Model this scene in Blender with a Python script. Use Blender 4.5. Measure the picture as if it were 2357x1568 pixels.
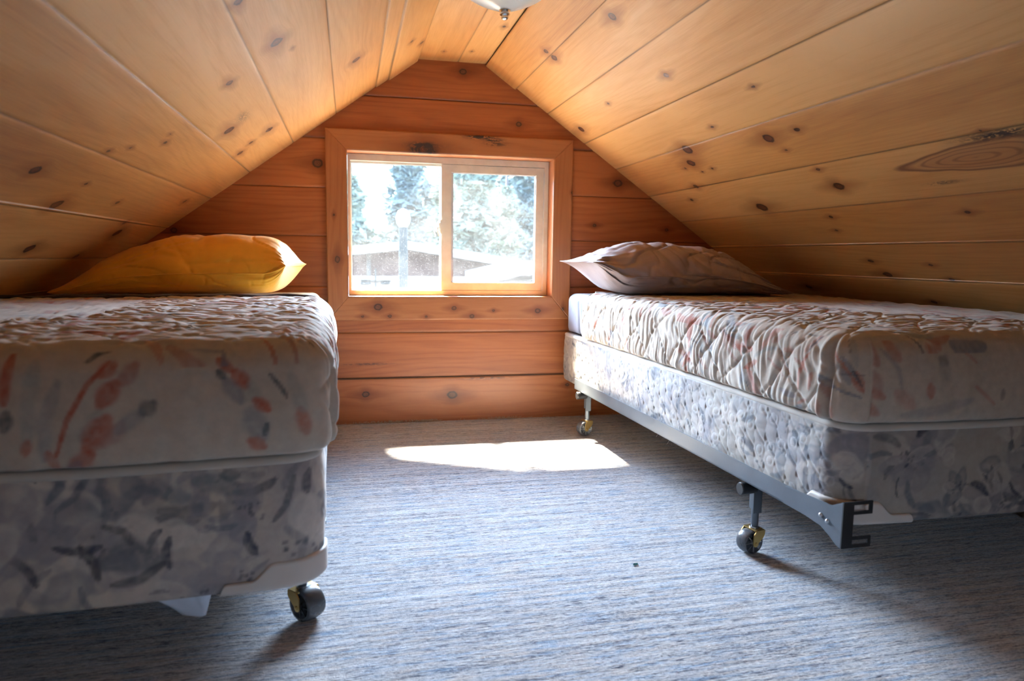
import bpy, bmesh, math, random
import numpy as np
from mathutils import Matrix, Vector

for o in list(bpy.data.objects):
    bpy.data.objects.remove(o)
C = bpy.context.scene.collection
scn = bpy.context.scene
rng = np.random.default_rng(7)
random.seed(7)

# ------------------------------------------------------------------ camera
YAW, PITCH, ROLL = 0.22431, 0.11648, -0.01395
CAM_H = 0.7614
f = np.array([math.sin(YAW)*math.cos(PITCH), math.cos(YAW)*math.cos(PITCH), -math.sin(PITCH)])
r = np.array([math.cos(YAW), -math.sin(YAW), 0.0])
d = np.cross(f, r)
c_, s_ = math.cos(ROLL), math.sin(ROLL)
r2, d2 = c_*r+s_*d, -s_*r+c_*d
cam = bpy.data.cameras.new('camera')
co = bpy.data.objects.new('camera', cam)
C.objects.link(co)
M = Matrix.Identity(4)
for i in range(3):
    M[i][0], M[i][1], M[i][2] = r2[i], -d2[i], -f[i]
M[2][3] = CAM_H
co.matrix_world = M
cam.sensor_width = 36.0
cam.lens = 1650/2357*36
cam.clip_start = 0.02
cam.dof.use_dof = True
cam.dof.focus_distance = 2.35
cam.dof.aperture_fstop = 3.8
scn.camera = co

# ------------------------------------------------------------------ light and exposure
vs = scn.view_settings
vs.view_transform = 'Standard'
vs.look = 'None'
vs.gamma = 1.0
vs.use_curve_mapping = False
vs.exposure = 2.4
scn.cycles.use_denoising = True
scn.cycles.max_bounces = 10
scn.cycles.diffuse_bounces = 6
scn.cycles.caustics_reflective = False
scn.cycles.caustics_refractive = False
scn.cycles.sample_clamp_indirect = 6.0

SKY_STRENGTH = 27.0
world = bpy.data.worlds.new('sky')
scn.world = world
world.use_nodes = True
wn = world.node_tree
wn.nodes.clear()
w_out = wn.nodes.new('ShaderNodeOutputWorld')
w_bg = wn.nodes.new('ShaderNodeBackground')
w_tc = wn.nodes.new('ShaderNodeTexCoord')
w_sp = wn.nodes.new('ShaderNodeSeparateXYZ')
w_rp = wn.nodes.new('ShaderNodeValToRGB')
wn.links.new(w_tc.outputs['Generated'], w_sp.inputs[0])
wn.links.new(w_sp.outputs['Z'], w_rp.inputs['Fac'])
# sky shaped for the light: brightest ahead of the window, dimmed at the sides
w_m1 = wn.nodes.new('ShaderNodeMapRange'); w_m1.interpolation_type = 'SMOOTHSTEP'
w_m1.inputs[1].default_value = 0.50; w_m1.inputs[2].default_value = 0.93
w_m1.inputs[3].default_value = 0.12; w_m1.inputs[4].default_value = 1.0
w_mx = wn.nodes.new('ShaderNodeMix'); w_mx.data_type = 'RGBA'; w_mx.blend_type = 'MULTIPLY'
w_mx.inputs[0].default_value = 1.0
wn.links.new(w_sp.outputs['Y'], w_m1.inputs[0])
wn.links.new(w_rp.outputs['Color'], w_mx.inputs[6])
wn.links.new(w_m1.outputs[0], w_mx.inputs[7])
wn.links.new(w_mx.outputs[2], w_bg.inputs['Color'])
wn.links.new(w_bg.outputs[0], w_out.inputs[0])
cr = w_rp.color_ramp
sky_stops = [(0.0, (0.011, 0.0135, 0.0145)), (0.13, (0.013, 0.016, 0.018)), (0.20, (0.75, 0.98, 1.25)), (0.30, (1.0, 1.29, 1.72)),
             (0.52, (0.95, 1.24, 1.68)), (0.62, (0.36, 0.5, 0.75)), (1.0, (0.30, 0.48, 0.85))]
while len(cr.elements) < len(sky_stops): cr.elements.new(0.5)
for e, (p_, c3) in zip(cr.elements, sky_stops):
    e.position = p_; e.color = (*c3, 1)
w_bg.inputs['Strength'].default_value = SKY_STRENGTH
try:
    world.cycles.sampling_method = 'MANUAL'
    world.cycles.sample_map_resolution = 256
except Exception:
    pass

SUN_E = 52.0
sun = bpy.data.lights.new('sun', 'SUN')
sun.energy = SUN_E
sun.angle = math.radians(5.5)
sun.color = (1.0, 0.88, 0.70)
so = bpy.data.objects.new('sun', sun)
C.objects.link(so)
so.location = (-2, 9, 9)
so.rotation_euler = Vector((0.25, -1.0, -1.29)).to_track_quat('-Z', 'Y').to_euler()

def portal(name, loc, size, direction):
    l = bpy.data.lights.new(name, 'AREA')
    l.shape = 'RECTANGLE'
    l.size, l.size_y = size
    l.cycles.is_portal = True
    o = bpy.data.objects.new(name, l)
    C.objects.link(o)
    o.location = loc
    o.rotation_euler = Vector(direction).to_track_quat('-Z', 'Z').to_euler()
    return o

# ------------------------------------------------------------------ constants of the room
WY = 3.25                                    # inner face of the gable wall
RL, RR, RZ = 0.301, 0.608, 1.609             # flat part of the ceiling
SL = np.array([-0.8094, -0.5872])            # left slope, downwards
SR = np.array([0.8214, -0.5703])             # right slope, downwards
YB = -1.75                                   # wall behind the camera
WX0, WX1, WZ0, WZ1 = -0.002, 0.926, 0.577, 1.207   # window opening
portal('window_portal', (0.46, WY+0.16, 0.89), (0.90, 0.62), (0, -1, 0))
portal('rear_portal', (0.48, YB-0.06, 1.03), (0.70, 0.44), (0, 1, 0))

# ------------------------------------------------------------------ helpers
def srgb(r, g, b):
    def t(c):
        c /= 255.0
        return c/12.92 if c <= 0.04045 else ((c+0.055)/1.055)**2.4
    return (t(r), t(g), t(b))

def tag(o, label=None, cat=None, group=None, kind=None):
    if label: o['label'] = label
    if cat: o['category'] = cat
    if group: o['group'] = group
    if kind: o['kind'] = kind
    return o

def empty(name, loc=(0, 0, 0), rz=0.0):
    o = bpy.data.objects.new(name, None)
    C.objects.link(o)
    o.empty_display_size = 0.05
    o.location = loc
    o.rotation_euler = (0, 0, rz)
    return o

def link(name, me, mat=None, parent=None):
    o = bpy.data.objects.new(name, me)
    C.objects.link(o)
    if mat is not None and len(me.materials) == 0:
        me.materials.append(mat)
    if parent is not None:
        o.parent = parent
    return o

def grid_mesh(name, P, uv=None, attrs=None, wrap=False, smooth=True, mask=None, flip=False):
    """P (n,m,3) vertices -> quad mesh; attrs: {name: (n,m) float or (n,m,3) colour}"""
    n, m = P.shape[:2]
    idx = np.arange(n*m).reshape(n, m)
    if wrap:
        idx = np.concatenate([idx, idx[:, :1]], axis=1)
    a, b, c, dd = idx[:-1, :-1], idx[:-1, 1:], idx[1:, 1:], idx[1:, :-1]
    q = np.stack([a, b, c, dd], -1)
    if flip:
        q = q[..., ::-1]
    q = q.reshape(-1, 4)
    if mask is not None:
        q = q[mask.reshape(-1)]
    me = bpy.data.meshes.new(name)
    me.vertices.add(n*m)
    me.vertices.foreach_set('co', P.reshape(-1).astype(np.float32))
    me.loops.add(q.size)
    me.loops.foreach_set('vertex_index', q.reshape(-1).astype(np.int32))
    me.polygons.add(len(q))
    me.polygons.foreach_set('loop_start', (np.arange(len(q))*4).astype(np.int32))
    me.update(calc_edges=True)
    if smooth:
        me.polygons.foreach_set('use_smooth', np.ones(len(q), dtype=bool))
    if uv is not None:
        at = me.attributes.new('suv', 'FLOAT_VECTOR', 'POINT')
        u3 = np.zeros((n*m, 3), np.float32)
        u3[:, :uv.shape[-1]] = uv.reshape(n*m, -1)
        at.data.foreach_set('vector', u3.reshape(-1))
    for k, v in (attrs or {}).items():
        if v.ndim == 2:
            at = me.attributes.new(k, 'FLOAT', 'POINT')
            at.data.foreach_set('value', v.reshape(-1).astype(np.float32))
        else:
            at = me.attributes.new(k, 'FLOAT_COLOR', 'POINT')
            c4 = np.ones((n*m, 4), np.float32)
            c4[:, :3] = v.reshape(-1, 3)
            at.data.foreach_set('color', c4.reshape(-1))
    me.validate()
    return me

def bm_mesh(name, bm, smooth=False, bevel=0.0):
    if bevel > 0:
        es = [e for e in bm.edges if len(e.link_faces) == 2 and e.calc_face_angle(0) > 0.6]
        bmesh.ops.bevel(bm, geom=es, offset=bevel, segments=2, profile=0.6, affect='EDGES')
    bmesh.ops.recalc_face_normals(bm, faces=bm.faces)
    me = bpy.data.meshes.new(name)
    bm.to_mesh(me)
    bm.free()
    if smooth:
        me.polygons.foreach_set('use_smooth', np.ones(len(me.polygons), dtype=bool))
    return me

def box(bm, x0, x1, y0, y1, z0, z1, mat=None):
    vs_ = [bm.verts.new(p) for p in ((x0,y0,z0),(x1,y0,z0),(x1,y1,z0),(x0,y1,z0),(x0,y0,z1),(x1,y0,z1),(x1,y1,z1),(x0,y1,z1))]
    for q in ((0,1,2,3),(4,5,6,7),(0,1,5,4),(1,2,6,5),(2,3,7,6),(3,0,4,7)):
        bm.faces.new([vs_[i] for i in q])
    if mat is not None:
        bmesh.ops.transform(bm, matrix=mat, verts=vs_)
    return vs_

def lathe(bm, prof, n=40, mat=None):
    """prof list of (radius, z)"""
    rings = []
    new = []
    for rr_, z in prof:
        if rr_ < 1e-5:
            v = bm.verts.new((0, 0, z)); rings.append([v]); new.append(v)
        else:
            ring = [bm.verts.new((rr_*math.cos(2*math.pi*i/n), rr_*math.sin(2*math.pi*i/n), z)) for i in range(n)]
            rings.append(ring); new += ring
    for a, b in zip(rings[:-1], rings[1:]):
        for i in range(n):
            j = (i+1) % n
            if len(a) == 1 and len(b) == 1: continue
            if len(a) == 1: bm.faces.new((a[0], b[i], b[j]))
            elif len(b) == 1: bm.faces.new((a[i], a[j], b[0]))
            else: bm.faces.new((a[i], a[j], b[j], b[i]))
    if mat is not None:
        bmesh.ops.transform(bm, matrix=mat, verts=new)
    return new

def tube(bm, pts, rad, n=8, cap=True):
    pts = [Vector(p) for p in pts]
    if not isinstance(rad, (list, tuple, np.ndarray)): rad = [rad]*len(pts)
    rings = []
    up = Vector((0.13, 0.31, 0.94)).normalized()
    for i, p in enumerate(pts):
        t = (pts[min(i+1, len(pts)-1)] - pts[max(i-1, 0)]).normalized()
        a = t.cross(up)
        if a.length < 1e-3: a = t.cross(Vector((1, 0, 0)))
        a.normalize(); b = t.cross(a)
        rings.append([bm.verts.new(p + a*math.cos(2*math.pi*k/n)*rad[i] + b*math.sin(2*math.pi*k/n)*rad[i]) for k in range(n)])
    for u, v in zip(rings[:-1], rings[1:]):
        for k in range(n):
            bm.faces.new((u[k], u[(k+1) % n], v[(k+1) % n], v[k]))
    if cap:
        bm.faces.new(rings[0]); bm.faces.new(rings[-1])

def vnoise(x, y, seed=0):
    """smooth value noise in numpy, range -1..1"""
    R = np.random.default_rng(seed).uniform(-1, 1, (256, 256))
    xi, yi = np.floor(x).astype(int), np.floor(y).astype(int)
    fx, fy = x-xi, y-yi
    fx = fx*fx*(3-2*fx); fy = fy*fy*(3-2*fy)
    a = R[xi & 255, yi & 255]; b = R[(xi+1) & 255, yi & 255]
    c = R[xi & 255, (yi+1) & 255]; dd = R[(xi+1) & 255, (yi+1) & 255]
    return (a*(1-fx)+b*fx)*(1-fy)+(c*(1-fx)+dd*fx)*fy

def smooth01(x, a, b):
    t = np.clip((x-a)/(b-a), 0, 1)
    return t*t*(3-2*t)

# ------------------------------------------------------------------ materials
def new_mat(name):
    m = bpy.data.materials.new(name)
    m.use_nodes = True
    nt = m.node_tree
    b = nt.nodes['Principled BSDF']
    return m, nt, b

class NB:
    """tiny node builder"""
    def __init__(s, nt): s.nt = nt
    def n(s, t, **kw):
        x = s.nt.nodes.new(t)
        for k, v in kw.items():
            if k in ('operation', 'blend_type', 'data_type', 'attribute_name', 'noise_dimensions', 'feature', 'wave_type', 'bands_direction', 'interpolation_type', 'distance'):
                if k == 'distance' and t == 'ShaderNodeBump': x.inputs['Distance'].default_value = v
                else: setattr(x, k, v)
        return x
    def l(s, a, b): s.nt.links.new(a, b)
    def val(s, x, sock):
        if isinstance(x, (int, float)): sock.default_value = x
        elif isinstance(x, (tuple, list)): sock.default_value = tuple(x) if len(x) == len(sock.default_value) else (*x, 1)
        else: s.l(x, sock)
    def math(s, op, a, b=0.0, c=None, clamp=False):
        x = s.n('ShaderNodeMath', operation=op); x.use_clamp = clamp
        s.val(a, x.inputs[0]); s.val(b, x.inputs[1])
        if c is not None: s.val(c, x.inputs[2])
        return x.outputs[0]
    def mix(s, fac, a, b, mode='MIX'):
        x = s.n('ShaderNodeMix', data_type='RGBA', blend_type=mode)
        s.val(fac, x.inputs[0]); s.val(a, x.inputs[6]); s.val(b, x.inputs[7])
        return x.outputs[2]
    def attr(s, name, out='Fac'):
        return s.n('ShaderNodeAttribute', attribute_name=name).outputs[out]
    def noise(s, vec, scale=1.0, detail=3.0, rough=0.5, dist=0.0):
        x = s.n('ShaderNodeTexNoise')
        if vec is not None: s.l(vec, x.inputs['Vector'])
        x.inputs['Scale'].default_value = scale; x.inputs['Detail'].default_value = detail
        x.inputs['Roughness'].default_value = rough; x.inputs['Distortion'].default_value = dist
        return x.outputs['Fac']
    def comb(s, x, y, z):
        k = s.n('ShaderNodeCombineXYZ')
        s.val(x, k.inputs[0]); s.val(y, k.inputs[1]); s.val(z, k.inputs[2])
        return k.outputs[0]
    def sep(s, v):
        k = s.n('ShaderNodeSeparateXYZ'); s.l(v, k.inputs[0]); return k.outputs
    def ramp(s, fac, stops):
        k = s.n('ShaderNodeValToRGB'); s.val(fac, k.inputs[0])
        el = k.color_ramp.elements
        while len(el) < len(stops): el.new(0.5)
        for e_, (p, c) in zip(el, stops):
            e_.position = p; e_.color = (*c, 1) if len(c) == 3 else c
        return k.outputs[0]
    def mrange(s, v, a, b, c=0.0, d=1.0):
        k = s.n('ShaderNodeMapRange'); s.val(v, k.inputs[0])
        for i, x in enumerate((a, b, c, d)): k.inputs[i+1].default_value = x
        return k.outputs[0]
    def bump(s, h, strength=0.3, dist=0.002, nrm=None):
        k = s.n('ShaderNodeBump'); s.l(h, k.inputs['Height'])
        k.inputs['Strength'].default_value = strength; k.inputs['Distance'].default_value = dist
        if nrm is not None: s.l(nrm, k.inputs['Normal'])
        return k.outputs[0]

def wood_mat(name, light, mid, dark, rough=0.38, coat=0.25, contrast=1.0, ring=0.2):
    m, nt, b = new_mat(name)
    k = NB(nt)
    uv = k.sep(k.attr('suv', 'Vector'))
    board = k.attr('board'); kd = k.attr('knot')
    u, v = uv[0], uv[1]
    bo = k.math('MULTIPLY', board, 37.0)
    big = k.noise(k.comb(k.math('MULTIPLY', u, 0.9), k.math('MULTIPLY', v, 9.0), bo), 1.0, 3, 0.55, 0.8)
    # growth rings: distorted bands
    wob = k.noise(k.comb(k.math('MULTIPLY', u, 0.75), k.math('MULTIPLY', v, 6.0), bo), 1.0, 2, 0.45, 0.2)
    ringv = k.math('ADD', k.math('MULTIPLY', v, 210.0), k.math('MULTIPLY', wob, 62.0))
    rings = k.math('ADD', k.math('MULTIPLY', k.math('SINE', ringv, 0.0), 0.5), 0.5)
    rings = k.math('POWER', rings, 2.2)
    fine = k.noise(k.comb(k.math('MULTIPLY', u, 9.0), k.math('MULTIPLY', v, 320.0), bo), 1.0, 2, 0.6, 0.2)
    blot = k.noise(k.comb(k.math('MULTIPLY', u, 3.0), k.math('MULTIPLY', v, 6.0), k.math('ADD', bo, 5.0)), 1.0, 4, 0.6, 0.5)
    t = k.math('ADD', k.math('MULTIPLY', big, 0.9*contrast), k.math('MULTIPLY', rings, ring*contrast))
    t = k.math('ADD', t, k.math('MULTIPLY', k.math('SUBTRACT', fine, 0.5), 0.55))
    t = k.math('ADD', t, k.math('MULTIPLY', k.math('SUBTRACT', board, 0.5), 0.45))
    t = k.math('SUBTRACT', t, 0.15)
    col = k.ramp(t, [(0.12, light), (0.45, mid), (0.95, dark)])
    col = k.mix(k.mrange(blot, 0.55, 0.75, 0.0, 0.35), col, mid)
    # knots
    kn = k.noise(k.comb(k.math('MULTIPLY', u, 60.0), k.math('MULTIPLY', v, 90.0), bo), 1.0, 3, 0.6)
    kk = k.math('ADD', kd, k.math('MULTIPLY', k.math('SUBTRACT', kn, 0.5), 0.55))
    halo = k.mrange(kk, 3.8, 1.0, 0.0, 0.72)
    col = k.mix(halo, col, tuple(x*y for x, y in zip(dark, (0.55, 0.38, 0.3))))
    core = k.mrange(kk, 1.25, 0.95)
    kr = k.math('SINE', k.math('MULTIPLY', kk, 22.0), 0.0)
    kcol = k.mix(k.mrange(kr, -1, 1), (0.09, 0.028, 0.014, 1), (0.19, 0.065, 0.03, 1))
    col = k.mix(core, col, kcol)
    rim = k.math('MULTIPLY', k.mrange(kk, 0.62, 0.92), k.mrange(kk, 1.3, 1.05))
    col = k.mix(k.math('MULTIPLY', rim, 0.85), col, (0.035, 0.013, 0.009, 1))
    bu = k.math('ADD', k.attr('burl'), k.math('MULTIPLY', k.math('SUBTRACT', blot, 0.5), 0.25))
    brim = k.math('MULTIPLY', k.mrange(bu, 0.86, 0.98), k.mrange(bu, 1.16, 1.02))
    bin_ = k.mrange(bu, 1.0, 1.25)
    bring = k.math('MULTIPLY', bin_, k.mrange(k.math('SINE', k.math('MULTIPLY', bu, 26.0), 0.0), 0.2, 1.0))
    col = k.mix(k.math('MULTIPLY', bin_, 0.45), col, (0.30, 0.095, 0.04, 1))
    col = k.mix(k.math('MULTIPLY', k.math('MAXIMUM', brim, k.math('MULTIPLY', bring, 0.55)), 0.8), col, (0.13, 0.032, 0.018, 1))
    gap = k.attr('gap')
    col = k.mix(gap, col, (0.03, 0.012, 0.006, 1))
    # resin / blue stain marks
    st = k.attr('stain')
    stn = k.noise(k.comb(k.math('MULTIPLY', u, 40.0), k.math('MULTIPLY', v, 110.0), bo), 1.0, 4, 0.65, 1.0)
    sm = k.math('MULTIPLY', st, k.mrange(stn, 0.38, 0.52))
    col = k.mix(sm, col, (0.03, 0.02, 0.022, 1))
    k.l(col, b.inputs['Base Color'])
    rn = k.math('ADD', rough, k.math('MULTIPLY', k.math('SUBTRACT', big, 0.5), 0.25))
    k.l(rn, b.inputs['Roughness'])
    b.inputs['Coat Weight'].default_value = coat
    b.inputs['Coat Roughness'].default_value = 0.32
    h = k.math('ADD', k.math('MULTIPLY', rings, -0.25), k.math('MULTIPLY', fine, 0.5))
    h = k.math('ADD', h, k.math('MULTIPLY', k.noise(k.comb(k.math('MULTIPLY', u, 22.0), k.math('MULTIPLY', v, 5.0), bo), 1.0, 2), 0.6))
    k.l(k.bump(h, 0.25, 0.0012), b.inputs['Normal'])
    return m

def cloth_mat(name, color=None, rough=0.85, weave=900.0, bump=0.25, wrinkle=0.0, sheen=0.2, transl=0.0, tint=None):
    m, nt, b = new_mat(name)
    k = NB(nt)
    tc = k.n('ShaderNodeTexCoord').outputs['Object']
    if color is None:
        col = k.attr('col', 'Color')
        nz = k.noise(tc, 55.0, 3, 0.6)
        col = k.mix(k.mrange(nz, 0.3, 0.7, 0.0, 0.16), col, (0.02, 0.02, 0.03, 1))
    else:
        nz = k.noise(tc, 9.0, 3, 0.6)
        col = k.mix(k.mrange(nz, 0.3, 0.7), tuple(x*0.88 for x in color), tuple(min(1, x*1.06) for x in color))
    k.l(col, b.inputs['Base Color'])
    b.inputs['Roughness'].default_value = rough
    b.inputs['Specular IOR Level'].default_value = 0.25
    b.inputs['Sheen Weight'].default_value = sheen
    b.inputs['Sheen Roughness'].default_value = 0.5
    w = k.noise(tc, weave, 1, 0.5)
    nrm = k.bump(w, bump, 0.0006)
    if wrinkle > 0:
        wr = k.noise(tc, 22.0, 3, 0.55, 1.2)
        nrm = k.bump(wr, wrinkle, 0.006, nrm)
    k.l(nrm, b.inputs['Normal'])
    return m

def plain_mat(name, color, rough=0.5, metal=0.0, bump=0.0, bscale=200.0, spec=0.5):
    m, nt, b = new_mat(name)
    k = NB(nt)
    tc = k.n('ShaderNodeTexCoord').outputs['Object']
    nz = k.noise(tc, 18.0, 4, 0.6)
    col = k.mix(k.mrange(nz, 0.3, 0.7), tuple(x*0.9 for x in color), tuple(min(1.0, x*1.08) for x in color))
    k.l(col, b.inputs['Base Color'])
    k.l(k.mrange(nz, 0.2, 0.8, max(0.02, rough-0.06), min(1, rough+0.06)), b.inputs['Roughness'])
    b.inputs['Metallic'].default_value = metal
    b.inputs['Specular IOR Level'].default_value = spec
    if bump > 0:
        k.l(k.bump(k.noise(tc, bscale, 3, 0.6), bump, 0.001), b.inputs['Normal'])
    return m

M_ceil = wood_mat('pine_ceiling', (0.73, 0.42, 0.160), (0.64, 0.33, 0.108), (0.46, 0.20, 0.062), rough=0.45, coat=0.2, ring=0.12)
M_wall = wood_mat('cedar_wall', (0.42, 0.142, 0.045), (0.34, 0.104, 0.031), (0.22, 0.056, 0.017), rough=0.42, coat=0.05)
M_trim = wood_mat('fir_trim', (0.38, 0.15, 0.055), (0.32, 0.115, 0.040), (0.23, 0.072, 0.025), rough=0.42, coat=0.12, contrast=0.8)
M_vinyl = plain_mat('almond_vinyl', (0.58, 0.575, 0.52), 0.35)
M_vinyl_dark = plain_mat('window_spacer', (0.55, 0.60, 0.66), 0.35, 0.4)
M_steel = plain_mat('painted_angle_steel', (0.10, 0.115, 0.135), 0.42, 0.35, 0.15, 120)
M_black = plain_mat('black_plastic', (0.012, 0.012, 0.014), 0.42)
M_blackpaint = plain_mat('black_painted_steel', (0.02, 0.02, 0.022), 0.45, 0.2)
M_brass = plain_mat('yellow_zinc_brass', (0.55, 0.38, 0.14), 0.32, 0.9)
M_zinc = plain_mat('zinc_plated_steel', (0.45, 0.46, 0.48), 0.3, 0.9)
M_wheel = plain_mat('grey_rubber_wheel', (0.06, 0.062, 0.07), 0.28)
M_chrome = plain_mat('chrome', (0.75, 0.74, 0.72), 0.12, 1.0)
M_guard = cloth_mat('white_corner_guard', (0.52, 0.46, 0.42), 0.5, 500, 0.05)
M_tape = cloth_mat('white_tape', (0.52, 0.47, 0.42), 0.8, 700, 0.3)
M_hem = cloth_mat('dark_hem_binding', (0.08, 0.06, 0.06), 0.85, 700, 0.3)
M_spread = cloth_mat('printed_bedspread', None, 0.85, 800, 0.25, 0.12)
M_ticking = cloth_mat('floral_box_spring_ticking', None, 0.6, 900, 0.2, 0.0, 0.1)
M_sheet = cloth_mat('pale_blue_grey_sheet', (0.27, 0.28, 0.35), 0.75, 900, 0.15, 0.25)
M_cream = cloth_mat('cream_sheet', (0.72, 0.60, 0.34), 0.75, 900, 0.15, 0.25)
M_yellow = cloth_mat('golden_pillowcase', (0.80, 0.42, 0.045), 0.6, 1100, 0.15, 0.22, 0.15)
M_mauve = cloth_mat('mauve_pillowcase', (0.34, 0.265, 0.26), 0.75, 1100, 0.2, 0.3, 0.2)
M_dust = cloth_mat('white_dust_cover', (0.55, 0.58, 0.66), 0.8, 600, 0.2, 0.3)
M_thread = plain_mat('loose_thread', (0.62, 0.58, 0.54), 0.9)
M_core = plain_mat('mattress_ticking', (0.6, 0.57, 0.52), 0.85)

def carpet_mat():
    m, nt, b = new_mat('streaked_loop_carpet')
    k = NB(nt)
    tc = k.n('ShaderNodeTexCoord').outputs['Object']
    p = k.sep(tc)
    y = k.math('ADD', p[1], k.math('MULTIPLY', p[0], -0.02))
    st = k.noise(k.comb(k.math('MULTIPLY', p[0], 24.0), k.math('MULTIPLY', y, 250.0), 0.0), 1.0, 3, 0.65, 0.2)
    st2 = k.noise(k.comb(k.math('MULTIPLY', p[0], 3.0), k.math('MULTIPLY', y, 60.0), 3.0), 1.0, 2, 0.5, 0.1)
    fl = k.noise(tc, 380.0, 2, 0.7)
    fl2 = k.noise(k.comb(k.math('MULTIPLY', p[0], 110.0), k.math('MULTIPLY', y, 260.0), 6.0), 1.0, 2, 0.6)
    hue = k.noise(k.comb(k.math('MULTIPLY', p[0], 9.0), k.math('MULTIPLY', y, 90.0), 8.0), 1.0, 3, 0.6)
    base = k.ramp(hue, [(0.34, (0.50, 0.42, 0.36)), (0.46, (0.48, 0.45, 0.43)), (0.56, (0.42, 0.43, 0.46)), (0.66, (0.20, 0.31, 0.45))])
    t = k.math('ADD', k.math('MULTIPLY', st, 0.42), k.math('MULTIPLY', st2, 0.26))
    t = k.math('ADD', t, k.math('MULTIPLY', fl, 0.24))
    t = k.math('ADD', t, k.math('MULTIPLY', fl2, 0.42))
    dark = k.mrange(t, 0.66, 0.56)
    light = k.mrange(t, 0.69, 0.80)
    dash = k.noise(k.comb(k.math('MULTIPLY', p[0], 32.0), k.math('MULTIPLY', y, 330.0), 12.0), 1.0, 2, 0.5, 0.1)
    row = k.noise(k.comb(k.math('MULTIPLY', p[0], 1.2), k.math('MULTIPLY', y, 75.0), 15.0), 1.0, 1, 0.5)
    dm = k.math('MULTIPLY', k.mrange(dash, 0.50, 0.62), k.mrange(row, 0.44, 0.60))
    col = k.mix(k.math('MULTIPLY', dark, 0.95), base, (0.06, 0.06, 0.085, 1))
    col = k.mix(k.math('MULTIPLY', light, 0.8), col, (0.78, 0.76, 0.73, 1))
    col = k.mix(dm, col, (0.02, 0.022, 0.05, 1))
    k.l(col, b.inputs['Base Color'])
    b.inputs['Roughness'].default_value = 0.95
    b.inputs['Sheen Weight'].default_value = 0.5
    b.inputs['Sheen Roughness'].default_value = 0.4
    b.inputs['Specular IOR Level'].default_value = 0.2
    h = k.math('ADD', k.math('MULTIPLY', st, 0.9), k.math('MULTIPLY', fl, 0.8))
    h = k.math('ADD', h, k.math('MULTIPLY', fl2, 0.6))
    k.l(k.bump(h, 0.75, 0.006), b.inputs['Normal'])
    return m
M_carpet = carpet_mat()

def glass_mat():
    m, nt, b = new_mat('dusty_window_glass')
    k = NB(nt)
    out = nt.nodes['Material Output']
    nt.nodes.remove(b)
    tr = k.n('ShaderNodeBsdfTransparent'); tr.inputs[0].default_value = (0.97, 0.985, 0.98, 1)
    gl = k.n('ShaderNodeBsdfGlossy'); gl.inputs['Roughness'].default_value = 0.02
    ds = k.n('ShaderNodeBsdfTranslucent'); ds.inputs[0].default_value = (0.9, 0.9, 0.9, 1)
    fr = k.n('ShaderNodeLayerWeight'); fr.inputs[0].default_value = 0.5
    frf = k.math('MULTIPLY_ADD', k.math('POWER', fr.outputs['Facing'], 4.0), 0.5, 0.035)
    tc = k.n('ShaderNodeTexCoord').outputs['Object']
    sp = k.noise(tc, 300.0, 2, 0.8)
    haze = k.math('ADD', k.mrange(sp, 0.64, 0.72, 0.0, 0.04), k.mrange(k.noise(tc, 7.0, 3, 0.6), 0.3, 0.7, 0.0022, 0.0060))
    m1 = k.n('ShaderNodeMixShader'); k.l(haze, m1.inputs[0]); k.l(tr.outputs[0], m1.inputs[1]); k.l(ds.outputs[0], m1.inputs[2])
    m2 = k.n('ShaderNodeMixShader'); k.l(frf, m2.inputs[0]); k.l(m1.outputs[0], m2.inputs[1]); k.l(gl.outputs[0], m2.inputs[2])
    k.l(m2.outputs[0], out.inputs[0])
    return m
M_glass = glass_mat()

def frosted():
    m, nt, b = new_mat('ribbed_frosted_glass')
    b.inputs['Base Color'].default_value = (0.72, 0.78, 0.76, 1)
    b.inputs['Roughness'].default_value = 0.3
    b.inputs['Subsurface Weight'].default_value = 0.0
    b.inputs['Coat Weight'].default_value = 0.4
    return m
M_frost = frosted()

# ------------------------------------------------------------------ boards with grain, knots and grooves
def knot_fields(U, V, knots, stretch=1.25):
    kd = np.full(U.shape, 6.0)
    warp = np.zeros(U.shape)
    for (kv, ku, w) in knots:
        rad = max(w*0.80, 0.0038)
        du, dv = U-ku, V-kv
        dist = np.sqrt((du/(rad*stretch))**2+(dv/rad)**2)
        # halo stretches along the grain
        tail = np.sqrt((du/(rad*3.2))**2+(dv/(rad*0.9))**2)*1.1+0.6
        kd = np.minimum(kd, np.minimum(dist, np.maximum(tail, 1.3)))
        g = np.exp(-((du/(rad*5.0))**2+(dv/(rad*3.0))**2))
        warp += -dv*g*0.75
    return kd, warp

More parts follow.
